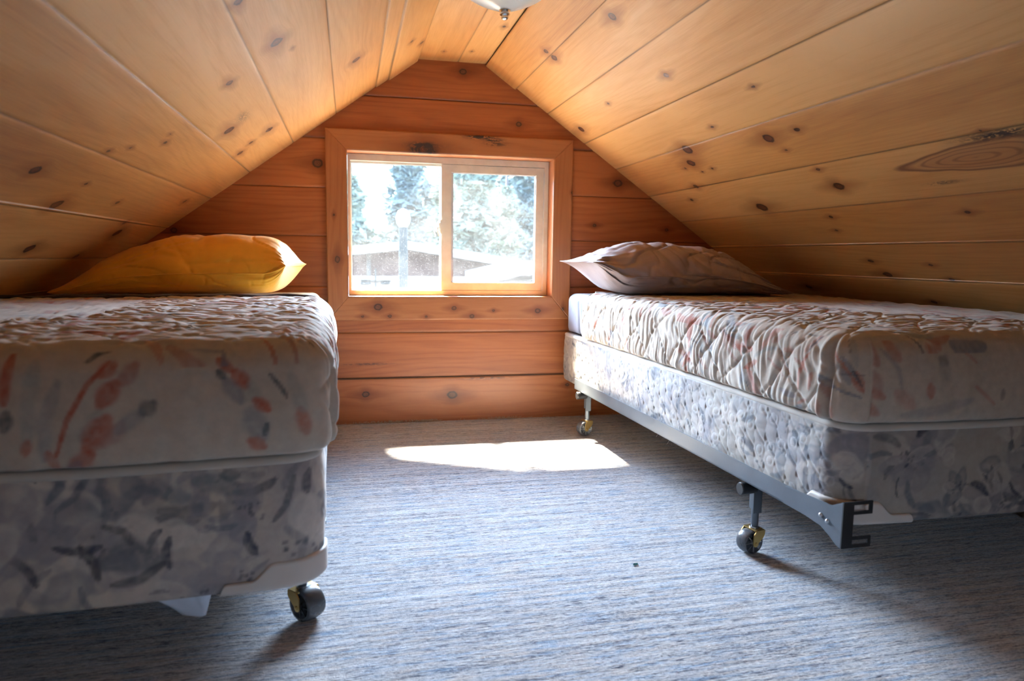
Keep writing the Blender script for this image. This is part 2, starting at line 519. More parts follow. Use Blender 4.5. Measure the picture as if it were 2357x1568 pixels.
def board_surface(name, seams, u0, u1, place, knots, du=0.012, dv=0.006, groove=0.0018, bw=0.009,
                  lifts=None, seed=1, burl=None, stains=(), hole=None, gapmarks=(), flip=False):
    """seams: positions across; place(V, U, depth)->P ; grain runs along U"""
    R = np.random.default_rng(seed)
    vs_, dep, bid, gp, seamv = [], [], [], [], []
    lifts = lifts or {}
    for i in range(len(seams)-1):
        a, b = seams[i], seams[i+1]
        lift = lifts.get(i, R.uniform(-0.0006, 0.0006))
        inner = list(np.arange(a+bw, b-bw, dv))+[b-bw]
        rid = R.uniform(0, 1)
        rows = [(a+0.0002, groove, 1.0)] + [(a+bw*0.45, groove*0.35, 0.25)] + [(x, 0.0, 0.0) for x in inner] + [(b-bw*0.45, groove*0.35, 0.25)] + [(b-0.0002, groove, 1.0)]
        for x, dpt, g in rows:
            vs_.append(x); dep.append(dpt+lift); bid.append(rid); gp.append(g)
    V = np.array(vs_); U = np.arange(u0, u1+du, du)
    DP = np.array(dep)[:, None]*np.ones(len(U))[None]
    VV, UU = np.meshgrid(V, U, indexing='ij')
    bb = np.array(bid)[:, None]*np.ones(len(U))[None]
    gg = np.array(gp)[:, None]*np.ones(len(U))[None]
    gg = gg*(0.55+0.25*vnoise(UU*3, VV*11, seed+3))
    gg[gg < 0.3] *= 0.4
    for (v0, strength) in gapmarks:
        gg = np.maximum(gg, strength*np.exp(-((VV-v0)/0.005)**2))
    kd, warp = knot_fields(UU, VV, knots)
    stn = np.zeros(UU.shape)
    for (uc, vc, su, sv, a_) in stains:
        stn = np.maximum(stn, a_*np.exp(-((UU-uc)/su)**2-((VV-vc)/sv)**2))
    DP = DP + 0.0012*np.exp(-(kd/1.2)**2)
    bf = np.zeros(UU.shape)
    if burl is not None:
        uc, vc, ru, rv = burl
        rr_ = np.hypot((UU-uc)/ru, (VV-vc)/(rv*(1+0.35*(UU-uc)/ru*-1)))*(1+0.08*vnoise(UU*14, VV*40, 77))
        bf = np.clip(2-rr_, 0, 2)
    P = place(VV, UU, DP)
    mask = None
    if hole is not None:
        mask = ~hole(0.25*(VV[:-1, :-1]+VV[1:, :-1]+VV[:-1, 1:]+VV[1:, 1:]), 0.25*(UU[:-1, :-1]+UU[1:, 1:]+UU[:-1, 1:]+UU[1:, :-1]))
    uv = np.stack([UU, VV+warp], -1)
    return grid_mesh(name, P, uv, {'board': bb, 'knot': kd, 'gap': gg, 'stain': stn, 'burl': bf}, mask=mask, smooth=False, flip=flip)

def join_meshes(name, meshes):
    """merge meshes (with the same attributes) into one"""
    objs = [bpy.data.objects.new('tmp', m) for m in meshes]
    bm = bmesh.new()
    for m in meshes: bm.from_mesh(m)
    me = bpy.data.meshes.new(name); bm.to_mesh(me); bm.free()
    for o in objs: bpy.data.objects.remove(o)
    return me

KNOTS_R= [(0.216, 2.145, 0.0156), (0.146, 2.668, 0.0113), (0.186, 2.689, 0.0147), (0.468, 2.199, 0.0107), (0.453, 2.692, 0.0065), (0.63, 1.903, 0.0069), (0.713, 2.263, 0.0069), (0.494, 3.121, 0.017), (0.823, 2.066, 0.02), (0.82, 1.916, 0.0093), (0.886, 2.048, 0.0062), (0.772, 2.539, 0.0246), (0.839, 2.613, 0.019), (0.857, 2.693, 0.0065), (0.895, 2.606, 0.0047), (0.89, 2.519, 0.0061), (0.965, 2.768, 0.0134), (1.038, 2.922, 0.0089), (0.993, 2.006, 0.0073), (1.079, 1.998, 0.0182), (1.136, 2.498, 0.0242), (1.223, 2.185, 0.0079), (1.248, 1.643, 0.008), (1.298, 2.237, 0.0068), (1.484, 2.24, 0.0095), (1.567, 2.232, 0.0162), (1.502, 1.981, 0.0072), (1.581, 1.961, 0.0083), (1.688, 2.823, 0.0137), (1.732, 2.155, 0.0104), (0.964, 1.391, 0.0042)]
KNOTS_L= [(0.575, 1.902, 0.0184), (0.724, 1.971, 0.0119), (0.808, 2.402, 0.0204), (0.703, 2.736, 0.0166), (0.782, 2.747, 0.01), (0.836, 2.795, 0.0135), (1.16, 1.718, 0.0146), (1.16, 2.017, 0.0061), (1.25, 2.027, 0.0197), (1.199, 2.374, 0.0086), (1.013, 1.966, 0.006), (0.953, 2.107, 0.0077), (0.925, 2.061, 0.005), (1.047, 1.89, 0.0069), (1.118, 2.97, 0.0108), (1.282, 2.683, 0.0098), (1.337, 2.754, 0.02), (1.439, 2.254, 0.0191), (1.477, 2.694, 0.0131), (0.33, 2.578, 0.0172), (0.081, 2.805, 0.0085), (0.019, 2.94, 0.0107), (0.622, 1.539, 0.0112), (0.539, 2.023, 0.0049)]
def place_slope(corner, dirv, nrm):
    def fn(V, U, D):
        P = np.zeros(V.shape+(3,))
        P[..., 0] = corner[0]+dirv[0]*V+nrm[0]*D
        P[..., 1] = U
        P[..., 2] = corner[1]+dirv[1]*V+nrm[1]*D
        return P
    return fn
NRM_R = (-SR[1], SR[0])      # outwards (up, away from the room)
NRM_L = (SL[1], -SL[0])
seamsR = [0.0, 0.168, 0.348, 0.567, 0.760, 0.971, 1.176, 1.386, 1.596, 1.80, 2.01, 2.22, 2.43, 2.64, 2.83]
seamsL = [0.0, 0.156, 0.2196, 0.4257, 0.646, 0.868, 1.062, 1.278, 1.490, 1.70, 1.91, 2.12, 2.33, 2.54, 2.75]
rk = lambda seed, n, v0, v1, u0, u1: [(float(a), float(b), float(c)) for a, b, c in zip(*(np.random.default_rng(seed).uniform(l_, h_, n) for l_, h_ in ((v0, v1), (u0, u1), (0.005, 0.016))))]
kR = KNOTS_R + rk(11, 26, 0.0, 2.7, YB, 1.2)
kL = KNOTS_L + rk(12, 22, 0.0, 2.6, YB, 1.3)
me1 = board_surface('c', seamsR, YB, WY+0.03, place_slope((RR, RZ), SR, NRM_R), kR, lifts={0: -0.009}, seed=5,
                    burl=(1.47, 1.045, 0.23, 0.043), stains=[(1.36, 0.985, 0.10, 0.014, 1.2), (1.30, 1.06, 0.04, 0.02, 0.9), (1.62, 1.12, 0.05, 0.006, 0.9)])
me2 = board_surface('c', seamsL, YB, WY+0.03, place_slope((RL, RZ), SL, NRM_L), kL, lifts={0: -0.009, 1: -0.003}, seed=6,
                    stains=[(2.35, 0.75, 0.05, 0.02, 0.6)], flip=True)
def place_flat(V, U, D):
    return np.stack([V, U, RZ+D], -1)
me3 = board_surface('c', [RL, 0.480, RR], YB, WY+0.03, place_flat, [(0.399, 3.104, 0.006), (0.512, 3.072, 0.006), (0.574, 2.72, 0.008), (0.42, 2.2, 0.012)], seed=7)
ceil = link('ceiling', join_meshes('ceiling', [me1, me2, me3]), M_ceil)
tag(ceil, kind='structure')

# gable wall with the window
seamsW = [-0.02, 0.207, 0.414, 0.620, 0.839, 1.046, 1.256, 1.443, 1.66]
KW = [(1.57, 0.503, 0.0138), (1.357, 0.759, 0.0118), (1.148, -0.125, 0.0197), (1.112, 1.245, 0.0177), (0.851, -0.707, 0.0118),
      (0.913, 1.132, 0.0079), (0.135, 0.068, 0.0138), (0.121, 0.461, 0.0185), (0.154, 1.017, 0.0079), (0.74, -0.4, 0.01), (0.35, -0.6, 0.012), (0.3, 1.6, 0.012), (0.9, 1.5, 0.008)]
def place_wall(V, U, D):
    return np.stack([U, WY+D, V], -1)
wall = board_surface('wall_front', seamsW, -1.95, 2.95, place_wall, KW, du=0.008, dv=0.006, groove=0.004, bw=0.006, seed=9,
                     hole=lambda V, U: (U > WX0-0.004) & (U < WX1+0.004) & (V > WZ0-0.006) & (V < WZ1+0.006),
                     stains=[(0.62, 0.196, 0.12, 0.006, 0.9), (0.08, 0.272, 0.11, 0.005, 0.9), (1.0, 1.26, 0.05, 0.004, 0.5)],
                     gapmarks=[(0.207, 1.0), (1.443, 0.5), (0.414, 0.4), (1.256, 0.5)], flip=False)
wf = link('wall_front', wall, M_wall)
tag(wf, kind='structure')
# the outer skin of that wall
M_siding = plain_mat('outer_siding', (0.10, 0.04, 0.025), 0.8)
bm = bmesh.new()
for (a, b, c, dd) in ((-3.2, WX0-0.02, -0.4, 1.9), (WX1+0.02, 4.2, -0.4, 1.9), (WX0-0.02, WX1+0.02, -0.4, WZ0-0.02), (WX0-0.02, WX1+0.02, WZ1+0.02, 1.9)):
    box(bm, a, b, WY+0.02, WY+0.15, c, dd)
o = link('wall_outside', bm_mesh('wall_outside', bm), M_siding); tag(o, kind='structure')
# roof deck and its overhang outside
bm = bmesh.new()
yo0, yo1 = YB-0.4, WY+0.15+0.42
for cx_, dv_, nn in (((RR), SR, NRM_R), ((RL), SL, NRM_L)):
    L_ = 4.2
    pts = []
    for t_, h_ in ((-0.35, 0.06), (L_, 0.06), (L_, 0.2), (-0.35, 0.2)):
        pts.append((cx_+dv_[0]*t_+nn[0]*h_, RZ+dv_[1]*t_+nn[1]*h_))
    v0 = [bm.verts.new((x, yo0, z)) for x, z in pts]; v1 = [bm.verts.new((x, yo1, z)) for x, z in pts]
    bm.faces.new(v0); bm.faces.new(v1)
    for i in range(4): bm.faces.new((v0[i], v0[(i+1) % 4], v1[(i+1) % 4], v1[i]))
o = link('trim_1', bm_mesh('trim_1', bm), M_siding); tag(o, kind='structure')

# floor
n_, m_ = 2, 2
P = np.array([[[-2.3, YB, 0], [3.2, YB, 0]], [[-2.3, WY+0.02, 0], [3.2, WY+0.02, 0]]], float)
fl = link('floor', grid_mesh('floor', P, smooth=False), M_carpet)
tag(fl, kind='structure')
bm = bmesh.new(); box(bm, -2.4, 3.3, YB-0.1, WY+0.1, -0.25, -0.01)
o = link('floor_slab', bm_mesh('floor_slab', bm), M_siding); tag(o, kind='structure')

# wall behind the camera, with an unseen window added as fill light
RWX0, RWX1, RWZ0, RWZ1 = 0.12, 0.84, 0.80, 1.26
bm = bmesh.new()
for (a, b, c, dd) in ((-2.4, RWX0, 0.0, 1.75), (RWX1, 3.3, 0.0, 1.75), (RWX0, RWX1, 0.0, RWZ0), (RWX0, RWX1, RWZ1, 1.75)):
    box(bm, a, b, YB-0.12, YB, c, dd)
M_back = plain_mat('plain_pine', (0.50, 0.25, 0.11), 0.5)
o = link('wall_back', bm_mesh('wall_back', bm), M_back); tag(o, kind='structure')

# ------------------------------------------------------------------ window (casing, jambs, vinyl slider)
def board_box(name, x0, x1, y0, y1, z0, z1, along, mat, parent, seed, knots=(), miter=None, stains=()):
    """a wooden board: dense front face carries grain; along = 'x' or 'z' is the grain direction"""
    # front face grid with mitred ends, wrapped round to the sides
    nu = max(2, int(((x1-x0) if along == 'x' else (z1-z0))/0.006)); nv = max(2, int(((z1-z0) if along == 'x' else (x1-x0))/0.006))
    if along == 'x':
        V, U = np.meshgrid(np.linspace(z0, z1, nv+1), np.linspace(0, 1, nu+1), indexing='ij')
        t = (V-z0)/(z1-z0)
        xa = x0+(miter[0]*t+miter[2]*(1-t)); xb = x1-(miter[1]*t+miter[3]*(1-t))
        X = xa+(xb-xa)*U; Z = V; UU, VV = X, Z
    else:
        V, U = np.meshgrid(np.linspace(x0, x1, nv+1), np.linspace(0, 1, nu+1), indexing='ij')
        t = (V-x0)/(x1-x0)
        za = z0+(miter[0]*t+miter[2]*(1-t)); zb = z1-(miter[1]*t+miter[3]*(1-t))
        Z = za+(zb-za)*U; X = V; UU, VV = Z, X
    # rim rows pushed back make the board's edges
    Y = np.full(X.shape, y0)
    def pad(A, mode):
        A = np.vstack([A[:1], A, A[-1:]]); A = np.hstack([A[:, :1], A, A[:, -1:]]); return A
    X, Z, UU, VV, Y = pad(X, 0), pad(Z, 0), pad(UU, 0), pad(VV, 0), pad(Y, 0)
    Y[0], Y[-1], Y[:, 0], Y[:, -1] = y1, y1, y1, y1
    kd, warp = knot_fields(UU, VV, knots)
    stn = np.zeros(UU.shape)
    for (uc, vc, su, sv, a_) in stains:
        stn = np.maximum(stn, a_*np.exp(-((UU-uc)/su)**2-((VV-vc)/sv)**2))
    bb = np.full(X.shape, np.random.default_rng(seed).uniform(0.1, 0.7))
    me = grid_mesh(name, np.stack([X, Y, Z], -1), np.stack([UU, VV+warp], -1), {'board': bb, 'knot': kd, 'gap': np.zeros(X.shape), 'stain': stn}, smooth=False)
    return link(name, me, mat, parent)

win = empty('window_1', (0.46, WY, 0.89)); tag(win, kind='structure')
def wpart(o):
    o.parent = win
    o.matrix_parent_inverse = Matrix.Translation((-0.46, -WY, -0.89))
    return o
CW = 0.089
cx0, cx1, cz0, cz1 = WX0-CW-0.002, WX1+CW, 0.472, WZ1+CW
ct = 0.019
g = 0.0008
wpart(board_box('window_casing', cx0+g, cx1-g, WY-ct, WY, WZ1, cz1, 'x', M_trim, None, 3, miter=(0, 0, CW, CW),
      knots=[(1.225, 0.335, 0.03)], stains=[(0.325, 1.240, 0.06, 0.012, 1.6), (0.29, 1.222, 0.025, 0.014, 1.5), (0.36, 1.218, 0.03, 0.012, 1.4), (0.58, 1.289, 0.06, 0.008, 1.8), (0.64, 1.279, 0.04, 0.006, 1.6), (0.65, 1.262, 0.05, 0.010, 1.0)]))
wpart(board_box('window_casing', cx0+g, cx1-g, WY-ct, WY, cz0, WZ0, 'x', M_trim, None, 21, miter=(CW, CW, 0, 0),
      knots=[(0.531, 0.125, 0.0158), (0.525, 0.465, 0.0098), (0.512, 0.858, 0.0118), (0.489, 0.057, 0.0059), (0.49, 0.177, 0.0079), (0.487, 0.338, 0.0059), (0.488, 0.548, 0.0098), (0.514, 0.648, 0.0059)]))
wpart(board_box('window_casing', cx0+g, WX0, WY-ct, WY, cz0, cz1, 'z', M_trim, None, 4, miter=(0.105, CW, 0, 0), knots=[(-0.047, 0.739, 0.0118), (-0.06, 0.93, 0.004)]))
wpart(board_box('window_casing', WX1, cx1-g, WY-ct, WY, cz0, cz1, 'z', M_trim, None, 31, miter=(0, 0, 0.105, CW), knots=[(1.013, 1.06, 0.006), (0.98, 0.52, 0.007)]))
def simple_attrs(me):
    """grain coordinates for a plain box mesh: u along its longest side"""
    n = len(me.vertices)
    co_ = np.zeros(n*3); me.vertices.foreach_get('co', co_); co_ = co_.reshape(-1, 3)
    ext = co_.max(0)-co_.min(0); ax = int(np.argmax(ext)); oth = [i for i in range(3) if i != ax]
    at = me.attributes.new('suv', 'FLOAT_VECTOR', 'POINT')
    u3 = np.zeros((n, 3)); u3[:, 0] = co_[:, ax]; u3[:, 1] = co_[:, oth[0]]+co_[:, oth[1]]
    at.data.foreach_set('vector', u3.reshape(-1).astype(np.float32))
    for nm, v in (('board', 0.2), ('knot', 6.0), ('gap', 0.0), ('stain', 0.0)):
        a = me.attributes.new(nm, 'FLOAT', 'POINT'); a.data.foreach_set('value', np.full(n, v, np.float32))
    return me
jd = 0.105
for (a, b, c, dd) in ((WX0-0.018, WX0, WZ0-0.018, WZ1+0.018), (WX1, WX1+0.018, WZ0-0.018, WZ1+0.018), (WX0, WX1, WZ1, WZ1+0.018), (WX0, WX1, WZ0-0.018, WZ0)):
    bm = bmesh.new(); box(bm, a, b, WY+0.0005, WY+0.15, c, dd)
    wpart(link('window_jamb', simple_attrs(bm_mesh('window_jamb', bm)), M_trim))
# vinyl frame
fy0, fy1 = WY+0.075, WY+0.145
def frame_mesh(x0, x1, z0, z1, w, y0, y1, name, bev=0.0015, wr=None):
    bm = bmesh.new()
    wl, wr_, wb, wt = w
    o_ = [(x0, z0), (x1, z0), (x1, z1), (x0, z1)]
    i_ = [(x0+wl, z0+wb), (x1-wr_, z0+wb), (x1-wr_, z1-wt), (x0+wl, z1-wt)]
    vo0 = [bm.verts.new((x, y0, z)) for x, z in o_]; vi0 = [bm.verts.new((x, y0, z)) for x, z in i_]
    vo1 = [bm.verts.new((x, y1, z)) for x, z in o_]; vi1 = [bm.verts.new((x, y1, z)) for x, z in i_]
    for k_ in range(4):
        j = (k_+1) % 4
        bm.faces.new((vo0[k_], vo0[j], vi0[j], vi0[k_])); bm.faces.new((vo1[k_], vo1[j], vi1[j], vi1[k_]))
        bm.faces.new((vo0[k_], vo0[j], vo1[j], vo1[k_])); bm.faces.new((vi0[k_], vi0[j], vi1[j], vi1[k_]))
    return bm_mesh(name, bm, bevel=bev)
fx0, fx1, fz0, fz1 = WX0+0.0015, WX1-0.0015, WZ0+0.0015, WZ1-0.0015
wpart(link('window_frame', frame_mesh(fx0, fx1, fz0, fz1, (0.012, 0.020, 0.022, 0.028), fy0, fy1, 'window_frame'), M_vinyl))
# inner tracks of the frame: the raised lip round the sliding sash
bm = bmesh.new()
box(bm, fx0+0.012, fx1-0.02, fy0+0.022, fy0+0.026, fz1-0.038, fz1-0.028)
box(bm, fx0+0.012, fx1-0.02, fy0+0.022, fy0+0.026, fz0+0.022, fz0+0.030)
wpart(link('window_track', bm_mesh('window_track', bm), M_vinyl))
# fixed pane on the left, sliding sash on the right
wpart(link('fixed_sash', frame_mesh(fx0+0.012, 0.455, fz0+0.022, fz1-0.028, (0.006, 0.018, 0.008, 0.006), fy0+0.042, fy0+0.062, 'fixed_sash'), M_vinyl))
sx0, sx1, sz0, sz1 = 0.418, fx1-0.022, fz0+0.023, fz1-0.030
sash = wpart(link('sliding_sash', frame_mesh(sx0, sx1, sz0, sz1, (0.046, 0.037, 0.036, 0.034), fy0+0.004, fy0+0.030, 'sliding_sash'), M_vinyl))
def sub(o, par):
    o.parent = par; return o
sub(link('pane_spacer', frame_mesh(sx0+0.0462, sx1-0.0372, sz0+0.0362, sz1-0.0342, (0.010, 0.003, 0.003, 0.003), fy0+0.0125, fy0+0.0235, 'pane_spacer', 0.0005), M_vinyl_dark), sash)
bm = bmesh.new(); box(bm, fx0+0.018, 0.437, fy0+0.050, fy0+0.054, fz0+0.030, fz1-0.034)
wpart(link('window_pane', bm_mesh('window_pane', bm), M_glass))
bm = bmesh.new(); box(bm, sx0+0.0465, sx1-0.0375, fy0+0.016, fy0+0.020, sz0+0.0365, sz1-0.0345)
sub(link('window_pane', bm_mesh('window_pane', bm), M_glass), sash)
# latch on the meeting stile
bm = bmesh.new()
box(bm, sx0-0.006, sx0+0.001, fy0-0.002, fy0+0.022, 0.862, 0.925)
box(bm, sx0-0.013, sx0-0.005, fy0-0.004, fy0+0.014, 0.872, 0.912)
tube(bm, [(sx0-0.008, fy0-0.004, 0.898), (sx0-0.016, fy0-0.010, 0.893), (sx0-0.019, fy0-0.012, 0.872), (sx0-0.013, fy0-0.010, 0.852)], 0.003, 6)
sub(link('latch', bm_mesh('latch', bm, bevel=0.0008), M_vinyl), sash)

# added fill window at the rear: frame and pane
rw = empty('fill_window', ((RWX0+RWX1)/2, YB-0.06, 0.95)); tag(rw, kind='structure')
def rpart(o):
    o.parent = rw; o.matrix_parent_inverse = Matrix.Translation((-(RWX0+RWX1)/2, -(YB-0.06), -0.95)); return o
rpart(link('window_frame', frame_mesh(RWX0+0.001, RWX1-0.001, RWZ0+0.001, RWZ1-0.001, (0.04, 0.04, 0.04, 0.04), YB-0.09, YB-0.04, 'rear_frame'), M_vinyl))
bm = bmesh.new(); box(bm, RWX0+0.041, RWX1-0.041, YB-0.07, YB-0.066, RWZ0+0.041, RWZ1-0.041)
rpart(link('window_pane', bm_mesh('rear_pane', bm), M_glass))

# ------------------------------------------------------------------ carpet edge fluff
bm = bmesh.new()
for i in range(420):
    cl = random.choice([0.06, 0.14, 0.2, 0.24, 0.33, 0.34, 0.35, 0.36, 0.66, 0.7, 0.74])
    x = cl+random.gauss(0, 0.03) if random.random() < 0.8 else random.uniform(-0.2, 1.25)
    y = WY-random.uniform(0.003, 0.014)
    h = random.uniform(0.004, 0.014)
    tube(bm, [(x, y, 0.0), (x+random.uniform(-.004, .004), y-random.uniform(0, .005), h*0.6), (x+random.uniform(-.009, .009), y-random.uniform(0, .008), h)], 0.0009, 4)
o = link('carpet_fluff', bm_mesh('carpet_fluff', bm), plain_mat('beige_carpet_fibre', (0.42, 0.30, 0.20), 0.95))
tag(o, 'frayed beige carpet fibres along the foot of the window wall', 'carpet fibres', kind='stuff')
# bit of teal lint
bm = bmesh.new()
for i in range(7):
    x, y = 1.0*0.69+random.gauss(0, .003), 1.60+random.gauss(0, .003)
    tube(bm, [(x, y, 0.001), (x+random.uniform(-.005, .005), y+random.uniform(-.005, .005), 0.004), (x+random.uniform(-.008, .008), y+random.uniform(-.008, .008), 0.002)], 0.0008, 4)
o = link('lint', bm_mesh('lint', bm), plain_mat('teal_lint', (0.02, 0.16, 0.15), 0.95))
tag(o, 'tiny tuft of teal lint lying on the carpet between the beds', 'lint')

# ------------------------------------------------------------------ soft slabs (box springs, bedspreads)
def perim(x0, x1, y0, y1, r_, ds_foot, ds_left, ds_right, bulge=0.0):
    """closed loop from the foot edge (y0), counter-clockwise; returns points, normals, s, and side weights"""
    pts, nr = [], []
    def seg(a, b, n_, ds):
        L_ = math.dist(a, b); k_ = max(1, int(L_/ds))
        for i in range(k_):
            t = i/k_; pts.append((a[0]+(b[0]-a[0])*t, a[1]+(b[1]-a[1])*t)); nr.append(n_)
    def arc(c, a0, a1, ds):
        k_ = max(6, int(abs(a1-a0)*r_/ds))
        for i in range(k_):
            a = a0+(a1-a0)*i/k_; pts.append((c[0]+r_*math.cos(a), c[1]+r_*math.sin(a))); nr.append((math.cos(a), math.sin(a)))
    h = math.pi/2
    seg((x0+r_, y0), (x1-r_, y0), (0, -1), ds_foot); arc((x1-r_, y0+r_), -h, 0, min(ds_foot, ds_right))
    seg((x1, y0+r_), (x1, y1-r_), (1, 0), ds_right); arc((x1-r_, y1-r_), 0, h, 0.01)
    seg((x1-r_, y1), (x0+r_, y1), (0, 1), 0.012); arc((x0+r_, y1-r_), h, 2*h, 0.01)
    seg((x0, y1-r_), (x0, y0+r_), (-1, 0), ds_left); arc((x0+r_, y0+r_), 2*h, 3*h, min(ds_foot, ds_left))
    p, n_ = np.array(pts), np.array(nr)
    if bulge:
        w = np.clip(-n_[:, 1], 0, 1)
        xc, hw = (x0+x1)/2, (x1-x0)/2
        p[:, 1] -= bulge*w*(1-((p[:, 0]-xc)/hw)**2)
    s = np.r_[0, np.cumsum(np.linalg.norm(np.diff(p, axis=0), axis=1))]
    return p, n_, s

def slab(name, loop, prof, rect, disp=None, inner=(), color=None, zfun=None, cut=None):
    """prof: list of (inward offset, z, slope 0=side..1=top). inner: list of t (0..1 to the medial line) at top z"""
    p, n_, s = loop
    x0, x1, y0, y1 = rect
    rows = []
    S, Zc, T, SLP = [], [], [], []
    for (o_, z, sl) in prof:
        q = p-n_*o_
        rows.append(np.c_[q, np.full(len(q), z)]); SLP.append(np.full(len(q), sl))
    last = rows[-1][:, :2]; zl = prof[-1][1]
    hw = (x1-x0)/2
    med = np.c_[np.full(len(p), (x0+x1)/2), np.clip(last[:, 1], y0+hw*0.9, y1-hw*0.9)]
    for t in inner:
        q = last*(1-t)+med*t
        rows.append(np.c_[q, np.full(len(q), zl)]); SLP.append(np.ones(len(q)))
    P = np.array(rows); SLP = np.array(SLP)
    SS = np.broadcast_to(s[None], SLP.shape)
    NN = np.broadcast_to(n_[None], SLP.shape+(2,))
    if zfun is not None:
        P[..., 2] += zfun(P, SLP)
    if disp is not None:
        h = disp(P, SS, SLP, NN)
        P2 = P.copy()
        P2[..., 0] += NN[..., 0]*h*(1-SLP); P2[..., 1] += NN[..., 1]*h*(1-SLP); P2[..., 2] += h*SLP
        P2[..., 2] += 0
    else:
        P2 = P
    attrs = {}
    if color is not None:
        attrs['col'] = color(P, SS, SLP, NN)
    mask = None
    if cut is not None:
        k_ = ~cut(P)
        k2 = np.concatenate([k_, k_[:, :1]], axis=1)
        mask = k2[:-1, :-1] & k2[1:, :-1] & k2[:-1, 1:] & k2[1:, 1:]
    return grid_mesh(name, P2, None, attrs, wrap=True, mask=mask)

def stroke(col, A, B, pts, w, c, alpha=0.9, soft=0.35, taper=True):
    """paint one brush stroke (polyline) into the colour array"""
    pts = np.array(pts, float)
    x0, y0 = pts.min(0)-w*1.5; x1, y1 = pts.max(0)+w*1.5
    m = (A > x0) & (A < x1) & (B > y0) & (B < y1)
    if not m.any(): return
    a, b = A[m], B[m]
    best = np.full(a.shape, 9.0)
    n = len(pts)-1
    for i in range(n):
        p, q = pts[i], pts[i+1]
        dd = q-p; L2 = (dd**2).sum()+1e-12
        t = np.clip(((a-p[0])*dd[0]+(b-p[1])*dd[1])/L2, 0, 1)
        tt = (i+t)/n
        ww = w*(1-0.45*np.abs(2*tt-1)**3 if taper else 1.0)
        ds = np.hypot(a-p[0]-t*dd[0], b-p[1]-t*dd[1])/ww
        best = np.minimum(best, ds)
    k_ = alpha*(1-smooth01(best, 1-soft, 1+soft*0.3))
    k_ = k_*(0.8+0.2*vnoise(a*160, b*160, 3))
    cc = col[m]
    col[m] = cc*(1-k_[:, None])+np.array(c)[None]*k_[:, None]

CORAL, ROSE, BLUEG, TEAL, SAGE = (0.44, 0.10, 0.05), (0.40, 0.18, 0.145), (0.19, 0.21, 0.25), (0.05, 0.075, 0.095), (0.34, 0.35, 0.33)
def sprays(col, A, B, region, n, seed, size=0.13):
    R = np.random.default_rng(seed)
    x0, x1, y0, y1 = region
    for i in range(n):
        bx_, by_ = R.uniform(x0, x1), R.uniform(y0, y1)
        ang = R.uniform(0, 2*math.pi)
        for j in range(R.integers(5, 9)):
            a = ang+R.normal(0, 0.45); L_ = size*R.uniform(0.3, 1.0); off = size*R.uniform(0, 0.9)
            c = [CORAL, ROSE, BLUEG, TEAL, SAGE, CORAL][R.integers(0, 6)]
            w = size*R.uniform(0.03, 0.10)*(0.45 if c is TEAL else 1)
            px, py = bx_+math.cos(a)*off, by_+math.sin(a)*off
            cv = R.normal(0, 0.25)
            pts = [(px+math.cos(a+cv*t)*L_*t, py+math.sin(a+cv*t)*L_*t) for t in (0, .33, .66, 1)]
            stroke(col, A, B, pts, w, c, R.uniform(0.45, 0.9))

def base_cloth(P, c=(0.53, 0.45, 0.375)):
    col = np.ones(P.shape)*np.array(c)
    n = vnoise(P[..., 0]*6+P[..., 2]*5, P[..., 1]*6+P[..., 2]*3, 4)[..., None]
    return col*(1+0.05*n)

def floral(col, A, B, region, seed, n=60, size=0.055):
    """watercolour blossoms in lilac grey, slate and beige"""
    R = np.random.default_rng(seed)
    x0, x1, y0, y1 = region
    LIL, SLATE, INK, PALE, SAND = np.array((0.27, 0.245, 0.265)), np.array((0.14, 0.15, 0.18)), np.array((0.045, 0.05, 0.075)), np.array((0.58, 0.51, 0.45)), np.array((0.44, 0.37, 0.33))
    for i in range(n):
        cx_, cy_ = R.uniform(x0, x1), R.uniform(y0, y1)
        rr_ = size*R.uniform(0.6, 1.25)
        kind = R.integers(0, 4)
        for j in range(R.integers(4, 8)):
            a = R.uniform(0, 2*math.pi); px, py = cx_+math.cos(a)*rr_*0.6, cy_+math.sin(a)*rr_*0.6
            ra, rb = rr_*R.uniform(0.4, 0.8), rr_*R.uniform(0.3, 0.55)
            m = (np.abs(A-px) < ra*1.4) & (np.abs(B-py) < ra*1.4)
            if not m.any(): continue
            da, db = A[m]-px, B[m]-py
            da, db = da*math.cos(a)+db*math.sin(a), -da*math.sin(a)+db*math.cos(a)
            wob = 1+0.18*vnoise(da*60+i, db*60+j, 5)
            e_ = np.hypot(da/ra, db/rb)*wob
            tone = [LIL, SAND, PALE, SLATE][kind] if R.random() < 0.5 else [LIL, PALE][R.integers(0, 2)]
            k_ = (1-smooth01(e_, 0.8, 1.05))*(0.25+0.65*np.clip(e_, 0, 1)**2)*R.uniform(0.6, 1.0)
            col[m] = col[m]*(1-k_[:, None])+tone*k_[:, None]
        # dark leaf strokes and stamens
        if R.random() < 0.75:
            for j in range(R.integers(2, 6)):
                a = R.uniform(0, 2*math.pi); L_ = rr_*R.uniform(0.4, 1.1)
                px, py = cx_+math.cos(a)*rr_*0.8, cy_+math.sin(a)*rr_*0.8
                pts = [(px+math.cos(a+0.5*t)*L_*t, py+math.sin(a+0.5*t)*L_*t) for t in (0, .4, .8, 1.0)]
                stroke(col, A, B, pts, rr_*R.uniform(0.05, 0.22), INK if R.random() < 0.55 else SLATE, R.uniform(0.5, 0.95), 0.5)
        if R.random() < 0.35:
            for j in range(12):
                a = R.uniform(0, 2*math.pi); rr2 = rr_*R.uniform(0, 0.5)
                px, py = cx_+math.cos(a)*rr2, cy_+math.sin(a)*rr2
                stroke(col, A, B, [(px, py), (px+0.004, py+0.003)], rr_*0.07, INK, 0.6, 0.5)

